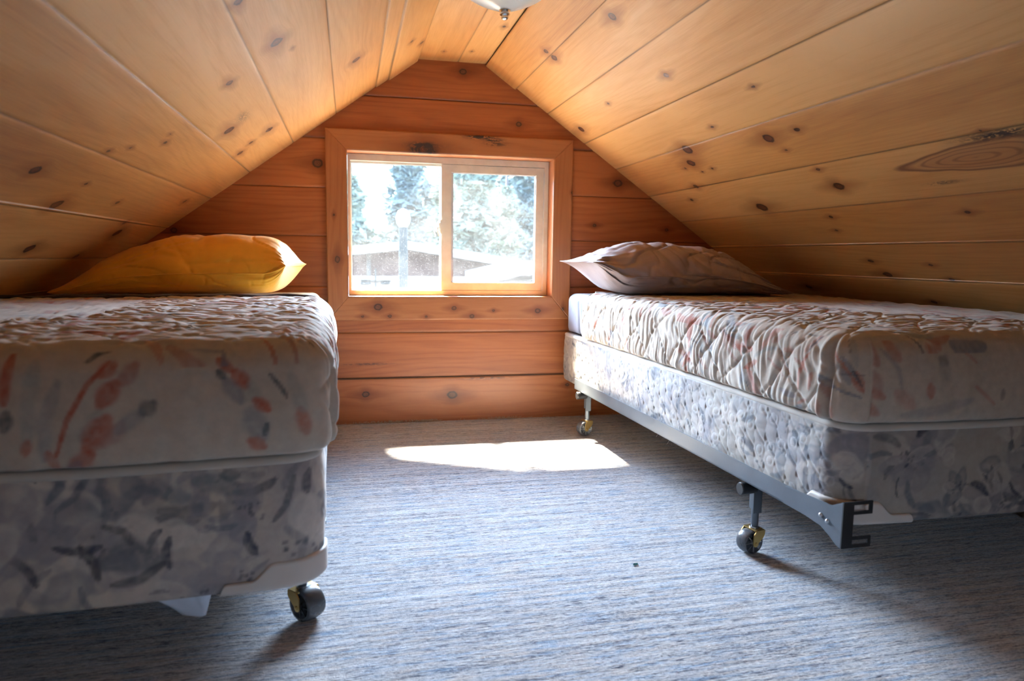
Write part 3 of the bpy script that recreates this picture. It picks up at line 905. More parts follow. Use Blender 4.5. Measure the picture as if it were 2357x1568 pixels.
def quilt_h(a, b, cell=(0.15, 0.125), amp=0.005):
    """diamond quilting: puffed cells between wavering stitch lines; returns height"""
    wa = a/cell[0]+0.12*vnoise(a*9, b*9, 21); wb = b/cell[1]+0.12*vnoise(a*9, b*9, 22)
    f1, f2 = wa+wb, wa-wb
    d1 = np.abs(f1-np.round(f1)); d2 = np.abs(f2-np.round(f2))
    puff = np.sqrt(np.clip(d1*2, 0, 1))*np.sqrt(np.clip(d2*2, 0, 1))
    return amp*puff, np.minimum(d1, d2)

# ---- left bed, local frame: foot right corner at the origin, x to the left is negative
BED_W, BED_L = 0.99, 1.90
BEDS = {}
def box_profile(z0, z1, r_=0.018, step=0.0035, tuck=0.012):
    pr = [(0.16, z0-0.001, 0.0), (0.03, z0-0.001, 0.0), (tuck, z0+0.001, 0.0)]
    pr += [(tuck*max(0, 1-(z-z0)/0.012)**2, z, 0.0) for z in np.arange(z0+0.004, z1-r_, step)]
    pr += [(r_*(1-math.cos(a)), z1-r_+r_*math.sin(a), 1-math.cos(a)) for a in np.linspace(0, math.pi/2, 7)]
    return pr

def make_box_spring(side, root_loc, rz, z0, z1, label):
    root = empty('box_spring', root_loc, rz)
    tag(root, label, 'box spring')
    x0, x1 = (-BED_W, 0.0) if side == 'L' else (0.0, BED_W)
    dl, dr = (0.03, 0.004) if side == 'L' else (0.0026, 0.03)
    loop = perim(x0, x1, 0, BED_L, 0.06, 0.0035, dl, dr, bulge=0.028)
    Lp = loop[2][-1]
    def color(P, S, SLP, NN):
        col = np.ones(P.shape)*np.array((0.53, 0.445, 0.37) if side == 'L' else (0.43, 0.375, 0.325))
        cl = vnoise(S*9, P[..., 2]*9, 31)+0.5*vnoise(S*23, P[..., 2]*23, 32)
        k_ = np.clip(cl*0.5+0.25, 0, 0.75)[..., None]
        col = col*(1-k_)+np.array((0.33, 0.30, 0.31))*k_
        floral(col, S, P[..., 2], (0, Lp, z0-0.02, z1+0.02), 100+ord(side), n=int(Lp/5.8*(190 if side == 'L' else 230)), size=(0.066 if side == 'L' else 0.056))
        if side == 'L':   # the large grey blossom and dark sprigs seen on the foot panel
            bx_ = lambda q: (q[0]+BED_W-0.06, q[1])
            for pts, w, c_2, al in [([(-0.335, 0.262), (-0.30, 0.27), (-0.265, 0.255)], 0.034, (0.13, 0.135, 0.15), 0.85),
                                 ([(-0.375, 0.29), (-0.355, 0.262), (-0.35, 0.235)], 0.009, (0.06, 0.06, 0.07), 0.9),
                                 ([(-0.34, 0.32), (-0.31, 0.31), (-0.30, 0.29)], 0.008, (0.09, 0.09, 0.10), 0.8),
                                 ([(-0.33, 0.222), (-0.29, 0.226), (-0.255, 0.25)], 0.010, (0.08, 0.08, 0.09), 0.85),
                                 ([(-0.20, 0.385), (-0.165, 0.38), (-0.14, 0.365)], 0.020, (0.16, 0.18, 0.20), 0.75),
                                 ([(-0.16, 0.392), (-0.135, 0.39)], 0.012, (0.07, 0.09, 0.10), 0.7),
                                 ([(-0.245, 0.365), (-0.215, 0.36)], 0.016, (0.18, 0.20, 0.22), 0.6),
                                 ([(-0.045, 0.38), (-0.06, 0.33), (-0.08, 0.305)], 0.007, (0.08, 0.09, 0.11), 0.8),
                                 ([(-0.06, 0.29), (-0.03, 0.26), (-0.04, 0.22)], 0.010, (0.15, 0.15, 0.17), 0.6)]:
                stroke(col, S, P[..., 2], [bx_(q) for q in pts], w, c_2, al, 0.5)
        # raised stitching thread
        sidew = smooth01(np.abs(NN[..., 0]), 0.6, 0.98)
        k2 = rings(S, P[..., 2])[1]*sidew
        col = col*(1-0.35*k2[..., None])+np.array((0.72, 0.70, 0.70))*0.35*k2[..., None]
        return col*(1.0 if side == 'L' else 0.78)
    def rings(S, Z):
        # quilting of small loops on a diagonal lattice
        a, b = S/0.042, Z/0.036
        b2 = b+0.5*(np.floor(a) % 2)
        fa, fb = a-np.floor(a)-0.5, b2-np.floor(b2)-0.5
        fa = fa+0.12*vnoise(np.floor(a)*1.7, np.floor(b2)*1.3, 41)
        fa = fa+0.10*vnoise(S*30, Z*30, 46); fb = fb+0.10*vnoise(S*30, Z*30, 47)
        rr_ = np.hypot(fa, fb)
        line = np.exp(-((rr_-0.30)/0.055)**2)*(vnoise(np.floor(a)*3.1, np.floor(b2)*2.3, 42) > 0.05)
        d1 = np.abs(((a+b2) % 2)-1)
        groove = np.exp(-((d1-0.0)/0.10)**2)
        puff = np.clip(1-rr_*1.25, 0, 1)
        return 0.0030*np.sqrt(puff+0.001)-0.0024*groove-0.0008*line, line
    def disp(P, S, SLP, NN):
        sidew = smooth01(np.abs(NN[..., 0]), 0.6, 0.98)
        z = P[..., 2]
        edge = np.clip(np.minimum((z-z0)*0.5, z1-z)/0.03, 0, 1)
        h = rings(S, z)[0]*sidew*edge*0.9
        h += 0.004*vnoise(S*7, z*9, 44)*edge
        h += 0.003*np.sin(np.clip((z-z0)/(z1-z0), 0, 1)*math.pi)
        return h*(1-SLP)
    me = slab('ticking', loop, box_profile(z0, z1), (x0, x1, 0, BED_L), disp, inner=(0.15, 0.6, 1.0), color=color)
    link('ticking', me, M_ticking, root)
    # white tape along the top edge
    p, n_, s = loop
    bm = bmesh.new()
    rings_, nn = [], 8
    for i in range(0, len(p), 3):
        c = p[i]-n_[i]*0.008
        zz = z1-0.010
        rings_.append([bm.verts.new((c[0]+n_[i][0]*0.0115*math.cos(a), c[1]+n_[i][1]*0.0115*math.cos(a), zz+0.0095*math.sin(a))) for a in [2*math.pi*k_/nn for k_ in range(nn)]])
    for i in range(len(rings_)):
        u_, v_ = rings_[i], rings_[(i+1) % len(rings_)]
        for k_ in range(nn): bm.faces.new((u_[k_], u_[(k_+1) % nn], v_[(k_+1) % nn], v_[k_]))
    link('piping', bm_mesh('piping', bm, smooth=True), M_tape, root)
    # moulded corner guards at the two foot corners
    for sgn, cs in ((1, 'near'), (-1, 'far')):
        if side == 'L': cxn = -0.0 if sgn == 1 else -BED_W
        else: cxn = 0.0 if sgn == 1 else BED_W
        # arc length position of that corner
        target = np.array([cxn, 0.0])
        k0 = int(np.argmin(np.linalg.norm(p-target, axis=1)))
        ext_foot, ext_side = (0.165, 0.11)
        N = 90
        toward_foot = -1 if (p[k0][0] > (x0+x1)/2) else 1     # loop runs foot -> right side
        rows, Vn = [], 14
        sc = s[k0]
        G = np.zeros((Vn, N, 3))
        for j in range(N):
            w_ = -ext_foot+(ext_foot+ext_side)*j/(N-1)          # negative: on the foot
            ss = (sc + (w_ if toward_foot == -1 else -w_)) % Lp
            q = np.array([np.interp(ss, s, p[:, 0]), np.interp(ss, s, p[:, 1])])
            nv = np.array([np.interp(ss, s, n_[:, 0]), np.interp(ss, s, n_[:, 1])])
            aw = abs(w_)
            lim = ext_foot if w_ < 0 else ext_side
            # height of the guard: tall at the corner, ogee step down towards the end
            hh = 0.024+0.030*(1-smooth01(np.array(aw), 0.070, 0.110))
            hh *= (1-smooth01(np.array(aw), lim-0.014, lim)*0.98)
            for i in range(Vn):
                t = i/(Vn-1)
                off = 0.0072 if i < Vn-1 else 0.002
                off -= 0.012*max(0, 1-t*hh/0.012)**2
                G[i, j] = (q[0]+nv[0]*off, q[1]+nv[1]*off, z0-0.001+t*hh)
        me_g = grid_mesh('corner_guard', G, flip=(toward_foot == 1))
        og = link('corner_guard', me_g, M_guard, root)
        sm = og.modifiers.new('s', 'SOLIDIFY'); sm.thickness = 0.002; sm.offset = -1
        og['label'] = 'smooth white corner guard'
    return root

def make_spread(side, root_loc, rz, zb, zt, label, head, width_pad=0.012):
    """quilted bedspread lying over the mattress; head = local y where it ends"""
    x0, x1 = (-BED_W-width_pad+0.01, width_pad) if side == 'L' else (-width_pad, BED_W+width_pad)
    fine = 0.0034
    loop = perim(x0, x1, -0.014, BED_L, 0.055, 0.0038, 0.03 if side == 'L' else fine, fine if side == 'L' else 0.03, bulge=0.03)
    Lp = loop[2][-1]
    p, n_, s = loop
    r_ = 0.052
    rs = 0.0034
    pr = [(0.022, zb+0.001, 0.0), (0.010, zb-0.002, 0.0)]+[(0.004*max(0, 1-(z-zb)/0.02)**2-0.004*math.sin((z-zb)/(zt-r_-zb)*math.pi), z, 0.0) for z in np.arange(zb+0.003, zt-r_, rs)]
    pr += [(r_*(1-math.cos(a)), zt-r_+r_*math.sin(a), math.sin(a)**2) for a in np.linspace(0.04, math.pi/2, 22)]
    inner = list(np.linspace(0, 1, 105)[1:])
    def side_w(NN):     # weight of the long visible side
        v = NN[..., 0] if side == 'L' else -NN[..., 0]
        return smooth01(v, 0.55, 0.95)
    def disp(P, S, SLP, NN):
        z = P[..., 2]
        sw = side_w(NN)*(1-smooth01(SLP, 0.8, 1.0))
        hq, dl = quilt_h(S, z, (0.17, 0.15), 0.006)
        wv = S+0.02*vnoise(S*8, z*16, 51)+0.35*(z-zt)*vnoise(S*5, z*2, 52)*0.15
        pl = np.abs(vnoise(wv*62, z*9, 53))**0.8*2-0.7
        pl2 = np.abs(vnoise(wv*95+3, z*16, 54))*2-0.8
        h_side = hq+0.0026*pl+0.0013*pl2-0.003*np.exp(-(dl/0.035)**2)
        # top: crinkled quilting
        X, Y = P[..., 0], P[..., 1]
        hq2, dl2 = quilt_h(X, Y, (0.15, 0.14), 0.005)
        cr_ = np.abs(vnoise(X*26+2*vnoise(X*9, Y*9, 55), Y*60, 56))
        cr2 = vnoise(X*50, Y*50, 57)
        h_top = hq2*0.7+0.0032*(cr_*2-0.5)+0.0010*cr2-0.003*np.exp(-(dl2/0.04)**2)
        foot = smooth01(-NN[..., 1], 0.5, 0.95)*(1-SLP)
        h_foot = 0.004*vnoise(S*4, z*7, 58)+0.0018*vnoise(S*22, z*6, 59)+0.0012*vnoise(S*50, z*40, 60)
        lo = 1-smooth01(z, zb, zb+0.05)
        h_foot += 0.0045*lo*vnoise(S*30, z*4, 61)
        w_t = smooth01(SLP, 0.15, 0.9)
        h = h_top*w_t+(h_side*sw+h_foot*(1-sw))*(1-w_t)
        # deep fold where the side meets the foot
        ks = int(np.argmin(np.linalg.norm(p-np.array([0.0, 0.0]), axis=1)))
        dsx = (S-s[ks]) if side == 'L' else -(((S-s[ks]+Lp/2) % Lp)-Lp/2)
        vert = (1-SLP)
        h += vert*(-0.013*np.exp(-((dsx-0.038)/0.0065)**2)+0.010*np.exp(-((dsx-0.058)/0.012)**2)+0.004*np.exp(-((dsx-0.008)/0.02)**2))
        if side == 'L':     # loose drape bulging out over the aisle
            yl = P[..., 1]
            h += 0.016*side_w(NN)*(1-SLP)*smooth01(yl, 0.1, 0.5)*(0.7+0.6*vnoise(yl*3, z*3, 62))*(1-0.4*smooth01(z, zt-0.08, zt))
            h += side_w(NN)*(1-SLP)*0.008*smooth01(yl, 0.2, 0.3)*vnoise(yl*9, z*6, 63)
        return h
    def color(P, S, SLP, NN):
        col = base_cloth(P)
        top = SLP > 0.5
        S2 = S.copy(); Z2 = P[..., 2].copy()
        A = np.where(top, 99.0, S2); B = np.where(top, 99.0, Z2)
        if side == 'L':
            foot_end = BED_W-0.06
            # side sprays
            sprays(col, np.where((NN[..., 1] > -0.7), A, 99.0), B, (foot_end, foot_end+2.0, zb, zt), 26, 71, 0.12)
            fx = lambda x: x+BED_W+0.0-0.045
            W_ = lambda pts: [(fx(x+0.055), z) for x, z in pts]
            SW = [([(-0.38, .589), (-0.41, .555), (-0.44, .50), (-0.459, .444)], 0.0045, CORAL, .9),
                  ([(-0.372, .585), (-0.39, .57)], 0.012, CORAL, .75),
                  ([(-0.342, .583), (-0.362, .556)], 0.013, ROSE, .7), ([(-0.372, .555), (-0.392, .525)], 0.016, CORAL, .85),
                  ([(-0.395, .51), (-0.42, .47)], 0.013, SAGE, .5), ([(-0.385, .50), (-0.415, .455)], 0.018, CORAL, .8),
                  ([(-0.41, .445), (-0.44, .42)], 0.014, CORAL, .75), ([(-0.365, .49), (-0.39, .46)], 0.014, ROSE, .5),
                  ([(-0.411, .589), (-0.395, .602), (-0.370, .609)], 0.0045, TEAL, .85),
                  ([(-0.318, .522), (-0.334, .508)], 0.013, TEAL, .65), ([(-0.335, .51), (-0.37, .48)], 0.013, BLUEG, .45),
                  ([(-0.31, .61), (-0.26, .607), (-0.22, .60)], 0.005, BLUEG, .5),
                  ([(-0.221, .588), (-0.20, .57)], 0.008, CORAL, .85), ([(-0.195, .568), (-0.18, .545)], 0.013, CORAL, .85),
                  ([(-0.222, .570), (-0.212, .56)], 0.007, TEAL, .85), ([(-0.21, .555), (-0.187, .52)], 0.013, BLUEG, .6),
                  ([(-0.172, .545), (-0.165, .52)], 0.013, SAGE, .6), ([(-0.165, .52), (-0.146, .504)], 0.011, CORAL, .85),
                  ([(-0.142, .563), (-0.125, .54), (-0.115, .522)], 0.004, TEAL, .8),
                  ([(-0.175, .50), (-0.155, .46)], 0.02, BLUEG, .5), ([(-0.148, .48), (-0.152, .46)], 0.005, TEAL, .8),
                  ([(-0.175, .452), (-0.155, .44)], 0.012, CORAL, .7),
                  ([(-0.095, .50), (-0.085, .46)], 0.012, CORAL, .6), ([(-0.11, .56), (-0.09, .50)], 0.012, SAGE, .5),
                  ([(-0.511, .60), (-0.52, .56), (-0.523, .53)], 0.009, CORAL, .85),
                  ([(-0.52, .515), (-0.525, .49)], 0.011, TEAL, .75), ([(-0.48, .59), (-0.49, .53), (-0.495, .47)], 0.012, SAGE, .55),
                  ([(-0.45, .56), (-0.47, .50), (-0.475, .44)], 0.011, BLUEG, .4), ([(-0.495, .47), (-0.50, .45)], 0.008, CORAL, .6),
                  ([(-0.43, .43), (-0.45, .405)], 0.012, BLUEG, .5), ([(-0.47, .45), (-0.46, .42)], 0.008, CORAL, .6)]
            for pts, w, c, al in SW:
                stroke(col, A, B, W_(pts), w*1.2, c, min(1, al*1.1), 0.6)
            Sx = np.where(S < 0.40, A, 99.0)
            sprays(col, Sx, B, (0, 0.36, zb, zt), 5, 72, 0.12)
        else:
            sprays(col, np.where(NN[..., 0] < -0.3, A, 99.0), B, (Lp-2.0, Lp, zb, zt), 30, 73, 0.10)
            fo = 0.055-0.012
            for pts, w, c, al in [([(0.03, .60), (0.04, .565), (0.05, .55)], 0.014, CORAL, .7), ([(0.075, .60), (0.09, .57), (0.10, .56)], 0.016, CORAL, .6),
                                  ([(0.04, .53), (0.055, .49)], 0.022, ROSE, .6), ([(0.02, .50), (0.07, .48)], 0.014, CORAL, .6),
                                  ([(0.19, .60), (0.20, .58)], 0.012, CORAL, .6), ([(0.20, .56), (0.215, .55)], 0.016, TEAL, .6),
                                  ([(0.205, .545), (0.22, .52)], 0.02, SAGE, .6), ([(0.175, .505), (0.18, .48)], 0.013, CORAL, .75),
                                  ([(0.10, .49), (0.14, .46)], 0.02, CORAL, .4), ([(0.02, .47), (0.06, .445)], 0.015, CORAL, .6),
                                  ([(0.25, .58), (0.29, .55)], 0.004, CORAL, .5), ([(0.29, .50), (0.34, .46)], 0.006, CORAL, .5),
                                  ([(0.28, .47), (0.20, .45), (0.12, .44)], 0.014, BLUEG, .45), ([(0.36, .49), (0.36, .47)], 0.008, TEAL, .6),
                                  ([(0.06, .58), (0.10, .54), (0.11, .50)], 0.006, BLUEG, .5), ([(-0.0, .58), (-0.015, .55)], 0.010, BLUEG, .5)]:
                stroke(col, A, B, [(x-fo, z) for x, z in pts], w, c, al*0.9, 0.6)
            sprays(col, np.where((NN[..., 1] < -0.9), A, 99.0), B, (0.35, 0.9, zb, zt), 8, 74, 0.12)
        At = np.where(SLP > 0.05, P[..., 0], 99.0); Bt = np.where(SLP > 0.05, P[..., 1], 99.0)
        sprays(col, At, Bt, (x0, x1, 0, head), 46, 75+ord(side), 0.14)
        return col*(1.0 if side == 'L' else 0.9)
    hy = lambda x: head+0.10*(x if side == 'L' else -x)+0.006*math.sin(x*31)
    hyv = lambda x: head+0.10*(x if side == 'L' else -x)+0.006*np.sin(x*31)
    me = slab('bedspread', loop, pr, (x0, x1, -0.014, BED_L), disp, inner=inner, color=color, cut=lambda P: P[..., 1] > hyv(P[..., 0]))
    root = empty('bedspread', root_loc, rz)
    tag(root, label, 'bedspread')
    link('quilted_cloth', me, M_spread, root)
    pts = [(x0+o_-0.001, hy(x0), z) for o_, z, sl in pr[2::3]]
    pts += [(x, hy(x), zt+0.004+0.002*math.sin(x*40)) for x in np.arange(x0+r_, x1-r_, 0.012)]
    pts += [(x1-o_+0.001, hy(x1), z) for o_, z, sl in pr[2::3][::-1]]
    bm = bmesh.new(); tube(bm, pts, 0.0055 if side == 'L' else 0.003, 6)
    oh = link('hem', bm_mesh('hem', bm, smooth=True), M_hem if side == 'L' else M_tape, root)
    if side == 'L': oh['label'] = 'dark bound hem'
    return root, loop

def rot(p, loc, rz):
    return (loc[0]+p[0]*math.cos(rz)-p[1]*math.sin(rz), loc[1]+p[0]*math.sin(rz)+p[1]*math.cos(rz))

LB, LRZ = (-0.050, 1.262, 0), math.radians(1.7)
RB, RRZ = (1.014, 1.285, 0), math.radians(1.5)
LZ0, LZ1, LZT = 0.178, 0.418, 0.618
RZ0, RZ1, RZT = 0.198, 0.420, 0.612
make_box_spring('L', LB, LRZ, LZ0, LZ1, 'left box spring with grey and lilac floral ticking, a white corner guard above its caster')
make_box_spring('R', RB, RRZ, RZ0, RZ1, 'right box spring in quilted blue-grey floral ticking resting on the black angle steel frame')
sL, loopL = make_spread('L', LB, LRZ, LZ1+0.005, LZT, 'faded white bedspread with coral and grey brush strokes on the left bed', 1.24)
sR, loopR = make_spread('R', RB, RRZ, RZ1+0.005, RZT, 'gathered quilted bedspread with coral strokes covering the right bed', 1.58)
# ======PART2
# ------------------------------------------------------------------ mattresses in their sheets
def make_mattress(side, root_loc, rz, z0, z1, label, mat):
    root = empty('mattress', root_loc, rz)
    tag(root, label, 'mattress')
    ins = 0.012
    x0, x1 = (-BED_W+0.01, -ins) if side == 'L' else (ins, BED_W-0.01)
    hd = BED_L-0.012
    loop = perim(x0, x1, 0.012, hd, 0.05, 0.012, 0.012 if side == 'L' else 0.006, 0.006 if side == 'L' else 0.012, bulge=0.02)
    r_ = 0.035
    pr = [(0.05, z0, 0.0), (0.012, z0+0.001, 0.0)]+[(0.006*max(0, 1-(z-z0)/0.03)**2, z, 0.0) for z in np.arange(z0+0.004, z1-r_, 0.007)]
    pr += [(r_*(1-math.cos(a)), z1-r_+r_*math.sin(a), math.sin(a)**2) for a in np.linspace(0.04, math.pi/2, 12)]
    def disp(P, S, SLP, NN):
        yl = P[..., 1]
        h = 0.003*vnoise(S*16, P[..., 2]*3, 81)*(1-SLP)+0.002*vnoise(P[..., 0]*9, yl*9, 82)*SLP
        # tucked fold near the head corner
        h += (1-SLP)*(-0.007*np.exp(-((yl-(hd-0.17)-0.15*(P[..., 2]-z1))/0.008)**2)+0.004*np.exp(-((yl-(hd-0.20)-0.15*(P[..., 2]-z1))/0.014)**2))
        return h
    me = slab('fitted_sheet', loop, pr, (x0, x1, 0.012, hd), disp, inner=list(np.linspace(0, 1, 34)[1:]))
    link('fitted_sheet', me, mat, root)
    bm = bmesh.new(); box(bm, x0+0.06, x1-0.06, 0.07, hd-0.06, z0+0.012, z1-0.04)
    link('mattress_core', bm_mesh('mattress_core', bm, bevel=0.02), M_core, root)
    return root
make_mattress('L', LB, LRZ, LZ1+0.004, LZT-0.016, 'left mattress in a cream sheet showing below the golden pillow', M_cream)
make_mattress('R', RB, RRZ, RZ1+0.004, RZT-0.014, 'right mattress in a pale blue-grey fitted sheet, bare at its head corner', M_sheet)

# ------------------------------------------------------------------ pillows
def make_pillow(name, label, st, yc, hy, mat, seed, amp=0.006, ear=0.03, shear=0.0, lean=0.0):
    """st: stations (x, z_bottom, z_top, thickness exponent)"""
    st = np.array(st)
    t = np.r_[0, np.cumsum(np.hypot(np.diff(st[:, 0]), np.diff(st[:, 2])*0.6))]; t /= t[-1]
    n, m = 190, 150
    tt = np.linspace(0, 1, n)
    # smooth interpolation (Catmull-like through repeated averaging)
    def interp(col):
        v = np.interp(tt, t, col)
        for _ in range(14): v[1:-1] = 0.25*v[:-2]+0.5*v[1:-1]+0.25*v[2:]
        return v
    X, ZB, ZT = interp(st[:, 0]), interp(st[:, 1]), interp(st[:, 2])
    th = np.linspace(0, 2*math.pi, m, endpoint=False)
    cs, sn = np.cos(th), np.sin(th)
    yr = -np.sign(cs)*np.abs(cs)**0.8
    P = np.zeros((n, m, 3))
    endf = np.clip(np.minimum(tt, 1-tt)/0.10, 0, 1)
    for i in range(n):
        h = ZT[i]-ZB[i]
        zs = ZB[i]+0.36*h
        hyi = hy*(1+0.03*math.sin(tt[i]*9+seed)-0.10*endf[i]*0.5)
        up = np.clip(1-np.abs(yr)**2.3, 0, 1)**0.62
        dn = np.clip(1-np.abs(yr)**3.5, 0, 1)**0.55
        z = np.where(sn >= 0, zs+(ZT[i]-zs)*up, zs-(zs-ZB[i])*dn)
        dirx = -1 if tt[i] < 0.5 else 1
        P[i, :, 0] = X[i]+dirx*ear*(np.abs(yr)**3)*(1-endf[i])+shear*yr*smooth01(np.array(tt[i]), 0.7, 1.0)
        P[i, :, 1] = yc+hyi*yr+lean*(X[i]-X.mean())
        P[i, :, 2] = z
    # wrinkles: folds drawn in towards the ends and sagging across the front
    x, y, z = P[..., 0], P[..., 1], P[..., 2]
    TT = tt[:, None]*np.ones(m)[None]; TH = th[None]*np.ones(n)[:, None]
    e0 = np.exp(-TT/0.16); e1 = np.exp(-(1-TT)/0.16)
    rad = (vnoise(TH*3.2+seed, TT*5, seed)+0.7*(np.abs(vnoise(TH*6.5, TT*4+seed, seed+7))*2-0.8))*(e0+e1)*1.3
    drape = (np.abs(vnoise(TT*8+0.9*np.sin(TH)+seed, TH*0.8, seed+1))*2-0.7)*0.8
    fine = vnoise(TT*24+2*vnoise(TT*6, TH*2, seed+2), TH*2.6, seed+3)*0.35
    cre = -np.clip(1-np.abs(vnoise(TT*6+1.6*vnoise(TT*3, TH*1.5, seed+5)+0.5*np.sin(TH), TH*1.1+seed, seed+4))*5, 0, 1)**1.5
    cre2 = -np.clip(1-np.abs(vnoise(TT*11-1.4*np.cos(TH)+seed, TH*0.9, seed+8))*6, 0, 1)**1.5
    hgt = amp*(rad+drape*(1-0.5*(e0+e1))+fine+0.9*cre+0.5*cre2)
    cx_ = P.mean(axis=1, keepdims=True)
    N = P-cx_; N[..., 0] *= 0.2; N /= (np.linalg.norm(N, axis=-1, keepdims=True)+1e-6)
    thick = np.clip((ZT-ZB)/0.08, 0, 1)[:, None]
    lower = np.where(sn < -0.5, 0.15, 1.0)[None]
    P2 = P+N*(hgt*thick*lower)[..., None]
    me = grid_mesh('pillowcase', P2, None, None, wrap=True)
    # close the ends
    bm = bmesh.new(); bm.from_mesh(me)
    bmesh.ops.holes_fill(bm, edges=[e_ for e_ in bm.edges if e_.is_boundary], sides=0)
    bmesh.ops.recalc_face_normals(bm, faces=bm.faces)
    bm.to_mesh(me); bm.free()
    me.polygons.foreach_set('use_smooth', np.ones(len(me.polygons), dtype=bool))
    c0 = (float(X.mean()), yc, float(ZB.min()))
    root = empty(name, c0)
    tag(root, label, 'pillow')
    o = link('pillowcase', me, mat, root); o.matrix_parent_inverse = Matrix.Translation((-c0[0], -c0[1], -c0[2]))
    # sewn edge seam on the near side
    k0 = int(np.argmin(np.abs(th-math.pi*0.0)))
    pts = [tuple(P2[i, k0]+np.array((0, -0.0015, 0))) for i in range(8, n-8, 3)]
    bm = bmesh.new(); tube(bm, pts, 0.0022, 5)
    o2 = link('seam', bm_mesh('seam', bm, smooth=True), mat, root); o2.matrix_parent_inverse = Matrix.Translation((-c0[0], -c0[1], -c0[2]))
    return root
zl = LZT-0.004
make_pillow('pillow', 'golden yellow pillow lying on the left bed under the sloping ceiling',
            [(-0.925, zl+0.002, 0.645), (-0.89, zl, 0.674), (-0.82, zl, 0.738), (-0.72, zl, 0.786), (-0.60, zl, 0.816), (-0.48, zl, 0.826), (-0.37, zl, 0.831), (-0.30, zl+0.002, 0.826), (-0.262, zl+0.006, 0.818), (-0.240, zl+0.022, 0.806), (-0.224, zl+0.045, 0.788), (-0.214, zl+0.070, 0.765), (-0.210, zl+0.090, 0.744), (-0.208, zl+0.100, 0.730)],
            2.80, 0.225, M_yellow, 3, amp=0.0065, ear=0.020, shear=0.022)
zr = RZT+0.006
make_pillow('pillow', 'mauve grey pillow slumped on the right bed with one corner lifted',
            [(0.925, 0.742, 0.750), (0.950, 0.722, 0.768), (0.990, 0.672, 0.788), (1.035, 0.632, 0.802), (1.10, zr, 0.820), (1.18, zr, 0.828), (1.30, zr, 0.824), (1.42, zr, 0.817), (1.52, zr, 0.790), (1.60, zr, 0.750), (1.65, zr, 0.712), (1.69, zr, 0.680), (1.725, zr+0.002, 0.648)],
            2.79, 0.215, M_mauve, 9, amp=0.014, ear=0.032)

# ------------------------------------------------------------------ bed frames with casters
def make_caster_parts(leg, x, y, axis_ang, ztop, fork_mat, hub_mat, R0=0.0315, Wd=0.036):
    """children of one leg: stem, fork, wheel (spokes in the wheel mesh); axis_ang is where the axle points"""
    ax = Vector((math.cos(axis_ang), math.sin(axis_ang), 0)); perp = Vector((-ax.y, ax.x, 0))
    if perp.y < 0: perp = -perp
    wc = Vector((x, y, R0+0.0005)) - perp*0.014
    rotm = ax.to_track_quat('Z', 'Y').to_matrix().to_4x4()
    # wheel: rounded tread, recessed sides
    bm = bmesh.new()
    prof = [(0.006, -Wd/2+0.006), (0.0245, -Wd/2+0.005), (0.026, -Wd/2+0.0005), (0.0275, -Wd/2)]
    prof = [(q[0]*R0/0.0305, q[1]) for q in prof]
    prof += [(R0-0.004+0.004*math.sin(a), -Wd/2+Wd*(1-math.cos(a))/2) for a in np.linspace(0.25, math.pi-0.25, 12)]
    prof += [(0.0275, Wd/2), (0.026, Wd/2-0.0005), (0.0245, Wd/2-0.005), (0.006, Wd/2-0.006)]
    lathe(bm, prof, 48, Matrix.Translation(wc) @ rotm)
    link('wheel', bm_mesh('wheel', bm, smooth=True), M_wheel, leg)
    bm = bmesh.new()
    for sgn in (-1, 1):
        lathe(bm, [(0.0, sgn*(Wd/2+0.001)), (0.006, sgn*(Wd/2+0.001)), (0.007, sgn*(Wd/2-0.006))], 20, Matrix.Translation(wc) @ rotm)
        for k_ in range(8):
            rk_ = Matrix.Translation(wc) @ rotm @ Matrix.Rotation(k_*math.pi/4, 4, 'Z')
            box(bm, 0.005, 0.0248, -0.0009, 0.0009, sgn*(Wd/2-0.0025)-0.0015, sgn*(Wd/2-0.0025)+0.0015, rk_)
    link('hub', bm_mesh('hub', bm), hub_mat, leg)
    # fork: a bent plate, two cheeks and a top
    bm = bmesh.new()
    Mf = Matrix.Translation((x, y, 0)) @ Matrix(((ax.x, -perp.x, 0, 0), (ax.y, -perp.y, 0, 0), (0, 0, 1, 0), (0, 0, 0, 1)))
    # in this frame: X = axle, Y = towards the trailing wheel, Z up
    top = ztop
    hw = Wd/2+0.004
    box(bm, -hw, hw, -0.014, 0.016, top-0.003, top, Mf)
    for sgn in (-1, 1):
        outline = []
        zc = R0
        outline += [(-0.014, top-0.001), (0.013, top-0.001), (0.022, top-0.012)]
        outline += [(0.014+0.0085*math.cos(a), zc+0.0085*math.sin(a)) for a in np.linspace(0.3, -math.pi-0.1, 10)]
        outline += [(-0.009, zc+0.014), (-0.014, top-0.012)]
        a_ = [bm.verts.new(Mf @ Vector((sgn*hw, yy, zz))) for yy, zz in outline]
        b_ = [bm.verts.new(Mf @ Vector((sgn*(hw+0.0025), yy, zz))) for yy, zz in outline]
        bm.faces.new(a_); bm.faces.new(b_)
        for i in range(len(a_)): bm.faces.new((a_[i], a_[(i+1) % len(a_)], b_[(i+1) % len(a_)], b_[i]))
        lathe(bm, [(0.0, hw+0.005), (0.0035, hw+0.0048), (0.0045, hw+0.002), (0.0045, hw-0.001)], 14, Matrix.Translation(wc) @ rotm @ (Matrix.Identity(4) if sgn > 0 else Matrix.Rotation(math.pi, 4, 'X')))
    link('fork', bm_mesh('fork', bm), fork_mat, leg)

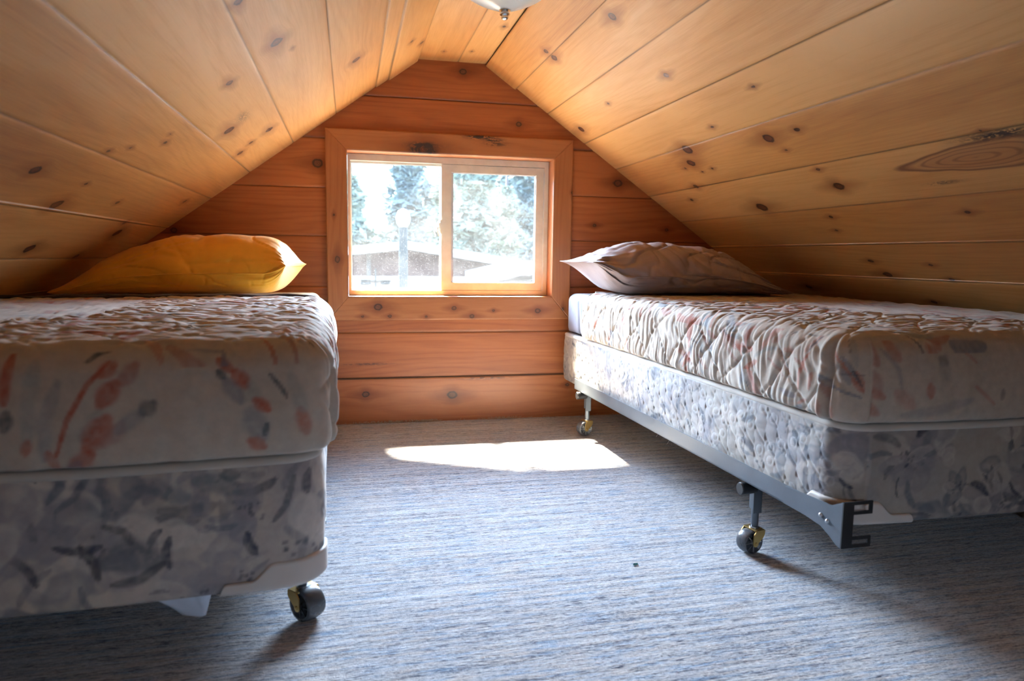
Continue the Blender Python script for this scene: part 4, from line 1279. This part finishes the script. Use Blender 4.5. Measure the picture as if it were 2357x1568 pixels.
def make_leg(root, x, y, ztop, axis_ang, fork_mat, bar_mat, hub_mat):
    """one support leg under the rail"""
    bm = bmesh.new()
    # channel section, open towards the back
    box(bm, x-0.012, x+0.012, y-0.010, y-0.0075, 0.108, ztop)
    box(bm, x-0.012, x-0.0095, y-0.010, y+0.010, 0.118, ztop)
    box(bm, x+0.0095, x+0.012, y-0.010, y+0.010, 0.118, ztop)
    lathe(bm, [(0.0, 0.070), (0.0085, 0.070), (0.0095, 0.078), (0.0095, 0.128), (0.0, 0.128)], 18, Matrix.Translation((x, y, 0)))
    leg = link('leg', bm_mesh('leg', bm), bar_mat, root)
    bm = bmesh.new(); lathe(bm, [(0.0, 0.066), (0.013, 0.066), (0.013, 0.0705), (0.0, 0.0705)], 20, Matrix.Translation((x, y, 0)))
    link('collar', bm_mesh('collar', bm), M_zinc, leg)
    make_caster_parts(leg, x, y, axis_ang, 0.067, fork_mat, hub_mat, *((0.0345, 0.044) if hub_mat is M_black else ()))
    return leg

def make_frame(side, root_loc, rz, z0, label, legs, bracket):
    root = empty('bed_frame', root_loc, rz)
    tag(root, label, 'bed frame')
    sg = -1 if side == 'R' else 1          # direction of the aisle
    W = BED_W
    def X(v): return sg*v if side == 'R' else v     # v measured outwards from the aisle side
    for far in (0, 1):
        def XX(v):
            if far == 0: return sg*v
            return -sg*(W+v) if True else 0
        bm = bmesh.new()
        ya, yb = (0.02 if side == 'R' else 0.13), 1.66
        if side == 'R':
            a, b = sorted((XX(0.013), XX(0.0165))); box(bm, a, b, ya, yb, z0-0.004, z0+0.040)
        else:
            a, b = sorted((XX(-0.012), XX(-0.0155))); box(bm, a, b, ya, yb, z0-0.034, z0-0.0045)
        a, b = sorted((XX(0.0165 if side == 'R' else -0.0115), XX(-0.030 if side == 'R' else -0.05))); box(bm, a, b, ya, yb, z0-0.0045, z0-0.0010)
        rail = link('side_rail', bm_mesh('side_rail', bm, bevel=0.0008), M_steel, root)
        if bracket:
            # flared end of the rail with its hook plate
            bm = bmesh.new()
            outl = [(0.16, z0-0.003), (0.16, z0+0.039), (0.0, z0+0.048), (-0.028, z0+0.062), (-0.034, z0+0.066), (-0.034, z0-0.034), (-0.022, z0-0.032), (0.0, z0-0.020), (0.03, z0-0.008), (0.08, z0-0.004)]
            for q0, q1 in ((0.0168, 0.0200),):
                a_ = [bm.verts.new((XX(q0), yy, zz)) for yy, zz in outl]; b_ = [bm.verts.new((XX(q1), yy, zz)) for yy, zz in outl]
                bm.faces.new(a_); bm.faces.new(b_)
                for i in range(len(a_)): bm.faces.new((a_[i], a_[(i+1) % len(a_)], b_[(i+1) % len(a_)], b_[i]))
            link('rail_end_plate', bm_mesh('rail_end_plate', bm), M_steel, rail)
            bm = bmesh.new()
            def plate(u0, u1, w0, w1):
                a, b = sorted((XX(0.020-u0), XX(0.020-u1))); box(bm, a, b, -0.0375, -0.034, w0, w1)
            zt_, zb_ = z0+0.066, z0-0.034
            plate(0.0, 0.026, zb_, zt_)
            for (q0, q1) in ((zt_-0.028, zt_), (zb_, zb_+0.024)):      # arms with a slot
                plate(0.026, 0.072, q1-0.007, q1); plate(0.026, 0.072, q0, q0+0.007); plate(0.064, 0.072, q0+0.007, q1-0.007)
            ob = link('headboard_bracket', bm_mesh('headboard_bracket', bm, bevel=0.0008), M_blackpaint, rail)
            ob['label'] = 'black slotted hook plate'
            for yy, zz in ((0.030, z0+0.016), (0.008, z0+0.010)):
                bm = bmesh.new()
                rm = Matrix.Translation((XX(0.020), yy, zz)) @ Matrix.Rotation(math.pi/2*(1 if XX(1) > 0 else -1), 4, 'Y')
                lathe(bm, [(0.0, 0.005), (0.003, 0.0045), (0.0048, 0.002), (0.005, -0.001)], 16, rm)
                link('rivet', bm_mesh('rivet', bm, smooth=True), M_zinc, rail)
    # cross bars between the rails, with round black end caps under the rail
    for yy in (0.335, 1.595):
        bm = bmesh.new()
        a, b = sorted((XX2(sg, W, 0.004), -sg*(W-0.004)))
        box(bm, a, b, yy-0.012, yy+0.012, z0-0.012, z0-0.0052)
        link('cross_bar', bm_mesh('cross_bar', bm), M_steel, root)
    for i, (v, yy, ang, fm, cap) in enumerate(legs):
        x = -sg*v
        leg = make_leg(root, x, yy, z0-0.006, ang, fm, M_steel, M_black if cap == 2 else M_zinc)
        if cap == 1:
            bm = bmesh.new()
            rm = Matrix.Translation((sg*0.030 if v < 0.5 else x, yy-0.004, z0-0.0225)) @ Matrix.Rotation(math.pi/2*(-sg), 4, 'Y')
            lathe(bm, [(0.0, 0.0), (0.015, 0.0), (0.0165, 0.003), (0.014, 0.045), (0.0, 0.045)], 24, rm)
            link('end_cap', bm_mesh('end_cap', bm), M_black, root)
    return root
def XX2(sg, W, v): return sg*v
aR, aL = math.radians(-80), math.radians(-120)
make_frame('R', RB, RRZ, RZ0, 'dark angle steel bed frame on casters under the right bed, slotted bracket at foot',
           [(0.022, 0.335, aR, M_brass, 1), (0.022, 1.595, aR, M_brass, 1), (BED_W-0.03, 0.335, aL, M_brass, 0), (BED_W-0.03, 1.595, aL, M_brass, 0)], True)
make_frame('L', LB, LRZ, LZ0, 'steel bed frame under the left bed, one caster showing below the corner guard',
           [(0.045, 0.235, math.radians(-140), M_brass, 2), (0.050, 1.55, aL, M_brass, 0), (BED_W-0.05, 0.195, aR, M_brass, 0), (BED_W-0.05, 1.55, aR, M_brass, 0)], False)

# torn white dust cover hanging below the left box spring, and loose threads
bsL = [o for o in C.objects if o.name.startswith('box_spring')][0]
def cloth_flap(name, top, bot, parent, y0, mat):
    n, m = 40, 24
    U, V = np.meshgrid(np.linspace(0, 1, n), np.linspace(0, 1, m), indexing='ij')
    tx = np.interp(U, np.linspace(0, 1, len(top)), [p[0] for p in top]); tz = np.interp(U, np.linspace(0, 1, len(top)), [p[1] for p in top])
    bx_ = np.interp(U, np.linspace(0, 1, len(bot)), [p[0] for p in bot]); bz = np.interp(U, np.linspace(0, 1, len(bot)), [p[1] for p in bot])
    X = tx*(1-V)+bx_*V; Z = tz*(1-V)+bz*V
    Y = y0+0.012*vnoise(U*5, V*3, 91)*V+0.03*V*V
    o = link(name, grid_mesh(name, np.stack([X, Y, Z], -1)), mat, parent)
    sm = o.modifiers.new('s', 'SOLIDIFY'); sm.thickness = 0.0008
    return o
cloth_flap('dust_cover', [(-0.34, LZ0+0.004), (-0.18, LZ0+0.004)], [(-0.315, 0.150), (-0.285, 0.118), (-0.255, 0.094), (-0.225, 0.088), (-0.214, 0.09), (-0.205, 0.125), (-0.196, 0.16)], bsL, 0.075, M_dust)
cloth_flap('dust_cover', [(-0.198, LZ0+0.004), (-0.10, LZ0+0.004)], [(-0.196, 0.145), (-0.186, 0.128), (-0.175, 0.14), (-0.15, 0.16), (-0.11, 0.172)], bsL, 0.085, M_dust)
def threads(parent, spots, seed, n, ln, drop=True):
    R = random.Random(seed); bm = bmesh.new()
    for i in range(n):
        x, y, z = spots(R)
        p = [(x, y, z)]
        vx, vy, vz = R.uniform(-.5, .5), R.uniform(-.5, .5), -1.0 if drop else R.uniform(-1, .4)
        for k_ in range(5):
            x += vx*ln/5; y += vy*ln/5; z += vz*ln/5
            vx += R.uniform(-.7, .7); vz += R.uniform(-.6, .6); vy += R.uniform(-.5, .5)
            p.append((x, y, z))
        tube(bm, p, 0.0007, 4)
    o = link('loose_threads', bm_mesh('loose_threads', bm), M_thread, parent)
    o['kind'] = 'stuff'
    return o
spL = sL
threads(spL, lambda R: (0.006+R.uniform(0, .004), 0.10+abs(R.gauss(0, .22)), 0.438+R.uniform(-.006, .03)), 5, 60, 0.022, False)
bsR = [o for o in C.objects if o.name.startswith('box_spring')][1]
threads(bsR, lambda R: (0.022, 0.72+R.uniform(0, .28), RZ0-0.002), 6, 34, 0.018)

# ------------------------------------------------------------------ ceiling light
lt = empty('ceiling_light', (0.455, 2.15, RZ))
tag(lt, 'ribbed frosted glass dome light with a chrome finial on the flat ceiling', 'ceiling light')
bm = bmesh.new()
lathe(bm, [(0.0, 0.0), (0.155, 0.0), (0.160, -0.006), (0.158, -0.026), (0.150, -0.034), (0.0, -0.034)], 64)
link('mounting_pan', bm_mesh('mounting_pan', bm, smooth=False), M_chrome, lt)
nR, nV = 360, 34
A = np.linspace(0, 2*math.pi, nR, endpoint=False)
rows = []
for k_ in range(nV):
    q = (k_/(nV-1))
    hh = 0.112*q
    rad = 0.150*max(0.0, (1-(1-q)**2))**0.5
    rad = 0.150*(math.sqrt(max(0.0, 1-(1-q)**2)))**1.75+0.004
    rib = 1+0.012*np.abs(np.sin(A*36))*min(1, q*5)*min(1, (1-q)*8)
    rows.append(np.stack([rad*rib*np.cos(A), rad*rib*np.sin(A), np.full(nR, -0.146+hh)], -1))
og = link('glass_shade', grid_mesh('glass_shade', np.array(rows), wrap=True), M_frost, lt)
bm = bmesh.new()
lathe(bm, [(0.0, -0.141), (0.016, -0.141), (0.017, -0.145), (0.013, -0.148), (0.0125, -0.151), (0.015, -0.153), (0.0145, -0.157), (0.010, -0.160), (0.009, -0.162), (0.011, -0.164), (0.009, -0.169), (0.004, -0.172), (0.0, -0.1725)], 32)
link('finial', bm_mesh('finial', bm, smooth=True), M_chrome, lt)

# ------------------------------------------------------------------ outside the window
GZ = -2.75
M_ground = plain_mat('brown_gravel_ground', (0.085, 0.075, 0.065), 0.95, spec=0.05)
bm = bmesh.new(); box(bm, -60, 70, WY+0.5, 90, GZ-0.3, GZ); box(bm, -60, 70, -60, YB-0.5, GZ-0.3, GZ)
o = link('ground', bm_mesh('ground', bm), M_ground); tag(o, kind='structure')
M_redwall = plain_mat('red_brown_siding', (0.030, 0.019, 0.022), 0.8, spec=0.05)
M_white = plain_mat('white_paint', (0.22, 0.24, 0.25), 0.6, spec=0.05)
M_roof = plain_mat('pale_metal_roof', (0.035, 0.045, 0.05), 0.5, spec=0.05)
M_post = plain_mat('weathered_post', (0.016, 0.03, 0.036), 0.8, spec=0.05)
M_bark = plain_mat('bark', (0.035, 0.038, 0.045), 0.9, spec=0.05)
M_leafm = []
for i, c in enumerate([(0.075, 0.105, 0.092), (0.095, 0.12, 0.10), (0.07, 0.095, 0.098)]):
    M_leafm.append(plain_mat('needles', tuple(x*1.5 for x in c), 0.9, spec=0.05))

def prism(bm, pts, y0, y1):
    a = [bm.verts.new((x, y0, z)) for x, z in pts]; b = [bm.verts.new((x, y1, z)) for x, z in pts]
    bm.faces.new(a); bm.faces.new(b)
    for i in range(len(pts)): bm.faces.new((a[i], a[(i+1) % len(pts)], b[(i+1) % len(pts)], b[i]))
hs = empty('house', (1.0, 14.0, GZ)); tag(hs, 'red-brown house with a white-edged gable roof seen through the window', 'house')
def hp(o): o.parent = hs; o.matrix_parent_inverse = Matrix.Translation((-1.0, -14.0, -GZ)); return o
bm = bmesh.new(); prism(bm, [(-3.6, GZ), (3.0, GZ), (3.0, 0.55), (1.08, 0.86), (-3.6, 0.35)], 14, 20); hp(link('house_wall', bm_mesh('house_wall', bm), M_redwall))
bm = bmesh.new(); prism(bm, [(-3.9, 0.34), (1.08, 0.87), (3.3, 0.53), (3.3, 0.68), (1.08, 1.02), (-3.9, 0.49)], 13.5, 20.3); hp(link('roof', bm_mesh('roof', bm), M_white))
bm = bmesh.new(); box(bm, -3.5, 2.9, 13.93, 13.99, GZ, 0.36); hp(link('house_front', bm_mesh('house_front', bm), M_white))
for x in (0.33,):
    bm = bmesh.new(); box(bm, x, x+0.08, 13.9, 13.98, 0.36, 0.80); hp(link('trim_board', bm_mesh('trim_board', bm), M_roof))
bm = bmesh.new(); box(bm, 0.22, 0.78, 13.86, 13.925, 0.255, 0.275); box(bm, 0.22, 0.40, 13.86, 13.925, 0.20, 0.29); box(bm, 0.60, 0.76, 13.86, 13.925, 0.21, 0.28); box(bm, 0.48, 0.51, 13.86, 13.925, 0.02, 0.50)
hp(link('wall_sign_bracket', bm_mesh('wall_sign_bracket', bm), M_post))
sh = empty('shed', (3.4, 11.5, GZ)); tag(sh, 'small grey shed with a bright roof right of the house', 'shed')
def sp_(o): o.parent = sh; o.matrix_parent_inverse = Matrix.Translation((-3.4, -11.5, -GZ)); return o
bm = bmesh.new(); prism(bm, [(2.35, GZ), (4.6, GZ), (4.6, 0.40), (3.5, 0.44), (2.35, 0.34)], 11.5, 13.4); sp_(link('shed_wall', bm_mesh('shed_wall', bm), M_roof))
bm = bmesh.new(); prism(bm, [(2.15, 0.33), (2.9, 0.52), (4.0, 0.56), (4.9, 0.50), (4.9, 0.66), (3.0, 0.68), (2.15, 0.48)], 11.2, 13.5); sp_(link('roof', bm_mesh('roof', bm), M_white))
ps = empty('lamp_post', (0.66, 9.0, GZ)); tag(ps, 'slim outdoor lamp post standing before the house gable', 'lamp post')
bm = bmesh.new(); lathe(bm, [(0.0, 0.0), (0.07, 0.0), (0.062, 0.1), (0.055, 3.85), (0.0, 3.85)], 16); link('post', bm_mesh('post', bm), M_post, ps)
bm = bmesh.new(); lathe(bm, [(0.0, 3.84), (0.05, 3.85), (0.08, 3.90), (0.09, 3.97), (0.06, 4.05), (0.0, 4.08)], 20); link('lamp_globe', bm_mesh('lamp_globe', bm, smooth=True), M_white, ps)

def conifer_mesh(seed, h, rmax):
    R = np.random.default_rng(seed)
    n = 5200
    zz = R.uniform(0.12, 1.0, n)**0.9
    rr_ = rmax*(1.04-zz)**0.75*np.sqrt(R.uniform(0.05, 1, n))*(0.75+0.35*np.sin(zz*34+R.uniform(0, 6)))
    a = R.uniform(0, 2*math.pi, n)
    c = np.stack([rr_*np.cos(a), rr_*np.sin(a), zz*h-rr_*0.25], -1)
    L_ = R.uniform(0.12, 0.34, n)*(h/8)
    v = R.normal(0, 1, (n, 3)); v[:, 2] *= 0.45; v /= np.linalg.norm(v, axis=1, keepdims=True)
    w = R.normal(0, 1, (n, 3)); w /= np.linalg.norm(w, axis=1, keepdims=True)
    P = np.stack([c-v*L_[:, None], c+w*L_[:, None]*0.45, c+v*L_[:, None], c-w*L_[:, None]*0.45], 1).reshape(-1, 3)
    me = bpy.data.meshes.new('foliage')
    me.vertices.add(n*4); me.vertices.foreach_set('co', P.reshape(-1).astype(np.float32))
    me.loops.add(n*4); me.loops.foreach_set('vertex_index', np.arange(n*4, dtype=np.int32))
    me.polygons.add(n); me.polygons.foreach_set('loop_start', (np.arange(n)*4).astype(np.int32))
    me.update(calc_edges=True)
    return me
fol = [conifer_mesh(200+i, 1.0*h_, r_) for i, (h_, r_) in enumerate(((8.2, 1.7), (7.0, 2.1), (9.0, 1.5)))]
for i, m_ in enumerate(fol): m_.materials.append(M_leafm[i])
bm = bmesh.new(); tube(bm, [(0, 0, 0), (0.03, 0.02, 3.0), (0, 0, 8.0)], [0.20, 0.15, 0.03], 10)
trunk = bm_mesh('trunk', bm, smooth=True); trunk.materials.append(M_bark)
R = random.Random(4)
tree_proto = []
spots = [(-1.4, 25.5), (0.1, 23.4), (2.0, 25.5), (3.9, 22.7), (5.7, 26.2), (7.5, 22.0), (-0.2, 31), (4.0, 31), (7.7, 31.5)]
desc = ['pale conifer just past the left edge of the left pane', 'nearest conifer, at the left side of the left pane above the roof', 'tall conifer rising behind the lamp post in the middle of the left pane',
        'near conifer filling the left half of the right pane', 'conifer filling the right half of the right pane', 'near conifer cut off by the right edge of the right pane',
        'more distant conifer in the gap at the left edge of the left pane', 'more distant conifer behind the window mullion', 'more distant conifer showing through the right side of the right pane']
for i, (x, y) in enumerate(spots):
    t_ = empty('conifer', (x, y, GZ), R.uniform(0, 6))
    sc_ = R.uniform(0.82, 1.0)
    t_.scale = (sc_, sc_, sc_)
    tag(t_, desc[i], 'tree', 'conifers beyond the house')
    link('trunk', trunk, None, t_)
    link('foliage', fol[i % 3], None, t_)

M_far = plain_mat('haze_tinted_needles', (0.125, 0.155, 0.15), 0.9, spec=0.05)  # distance haze put into the paler needle colour
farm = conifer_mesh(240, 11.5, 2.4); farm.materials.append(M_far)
for i in range(4):
    t_ = empty('conifer', (-2.0+5.2*i, 37.5+0.4*math.sin(i*3), GZ), i*1.3)
    tag(t_, 'haze-tinted conifer of the far tree line, behind all the nearer trees', 'tree', 'far tree line')
    link('trunk', trunk, None, t_)
    link('foliage', farm, None, t_)
lt.scale = (1.0, 1.0, 0.92)
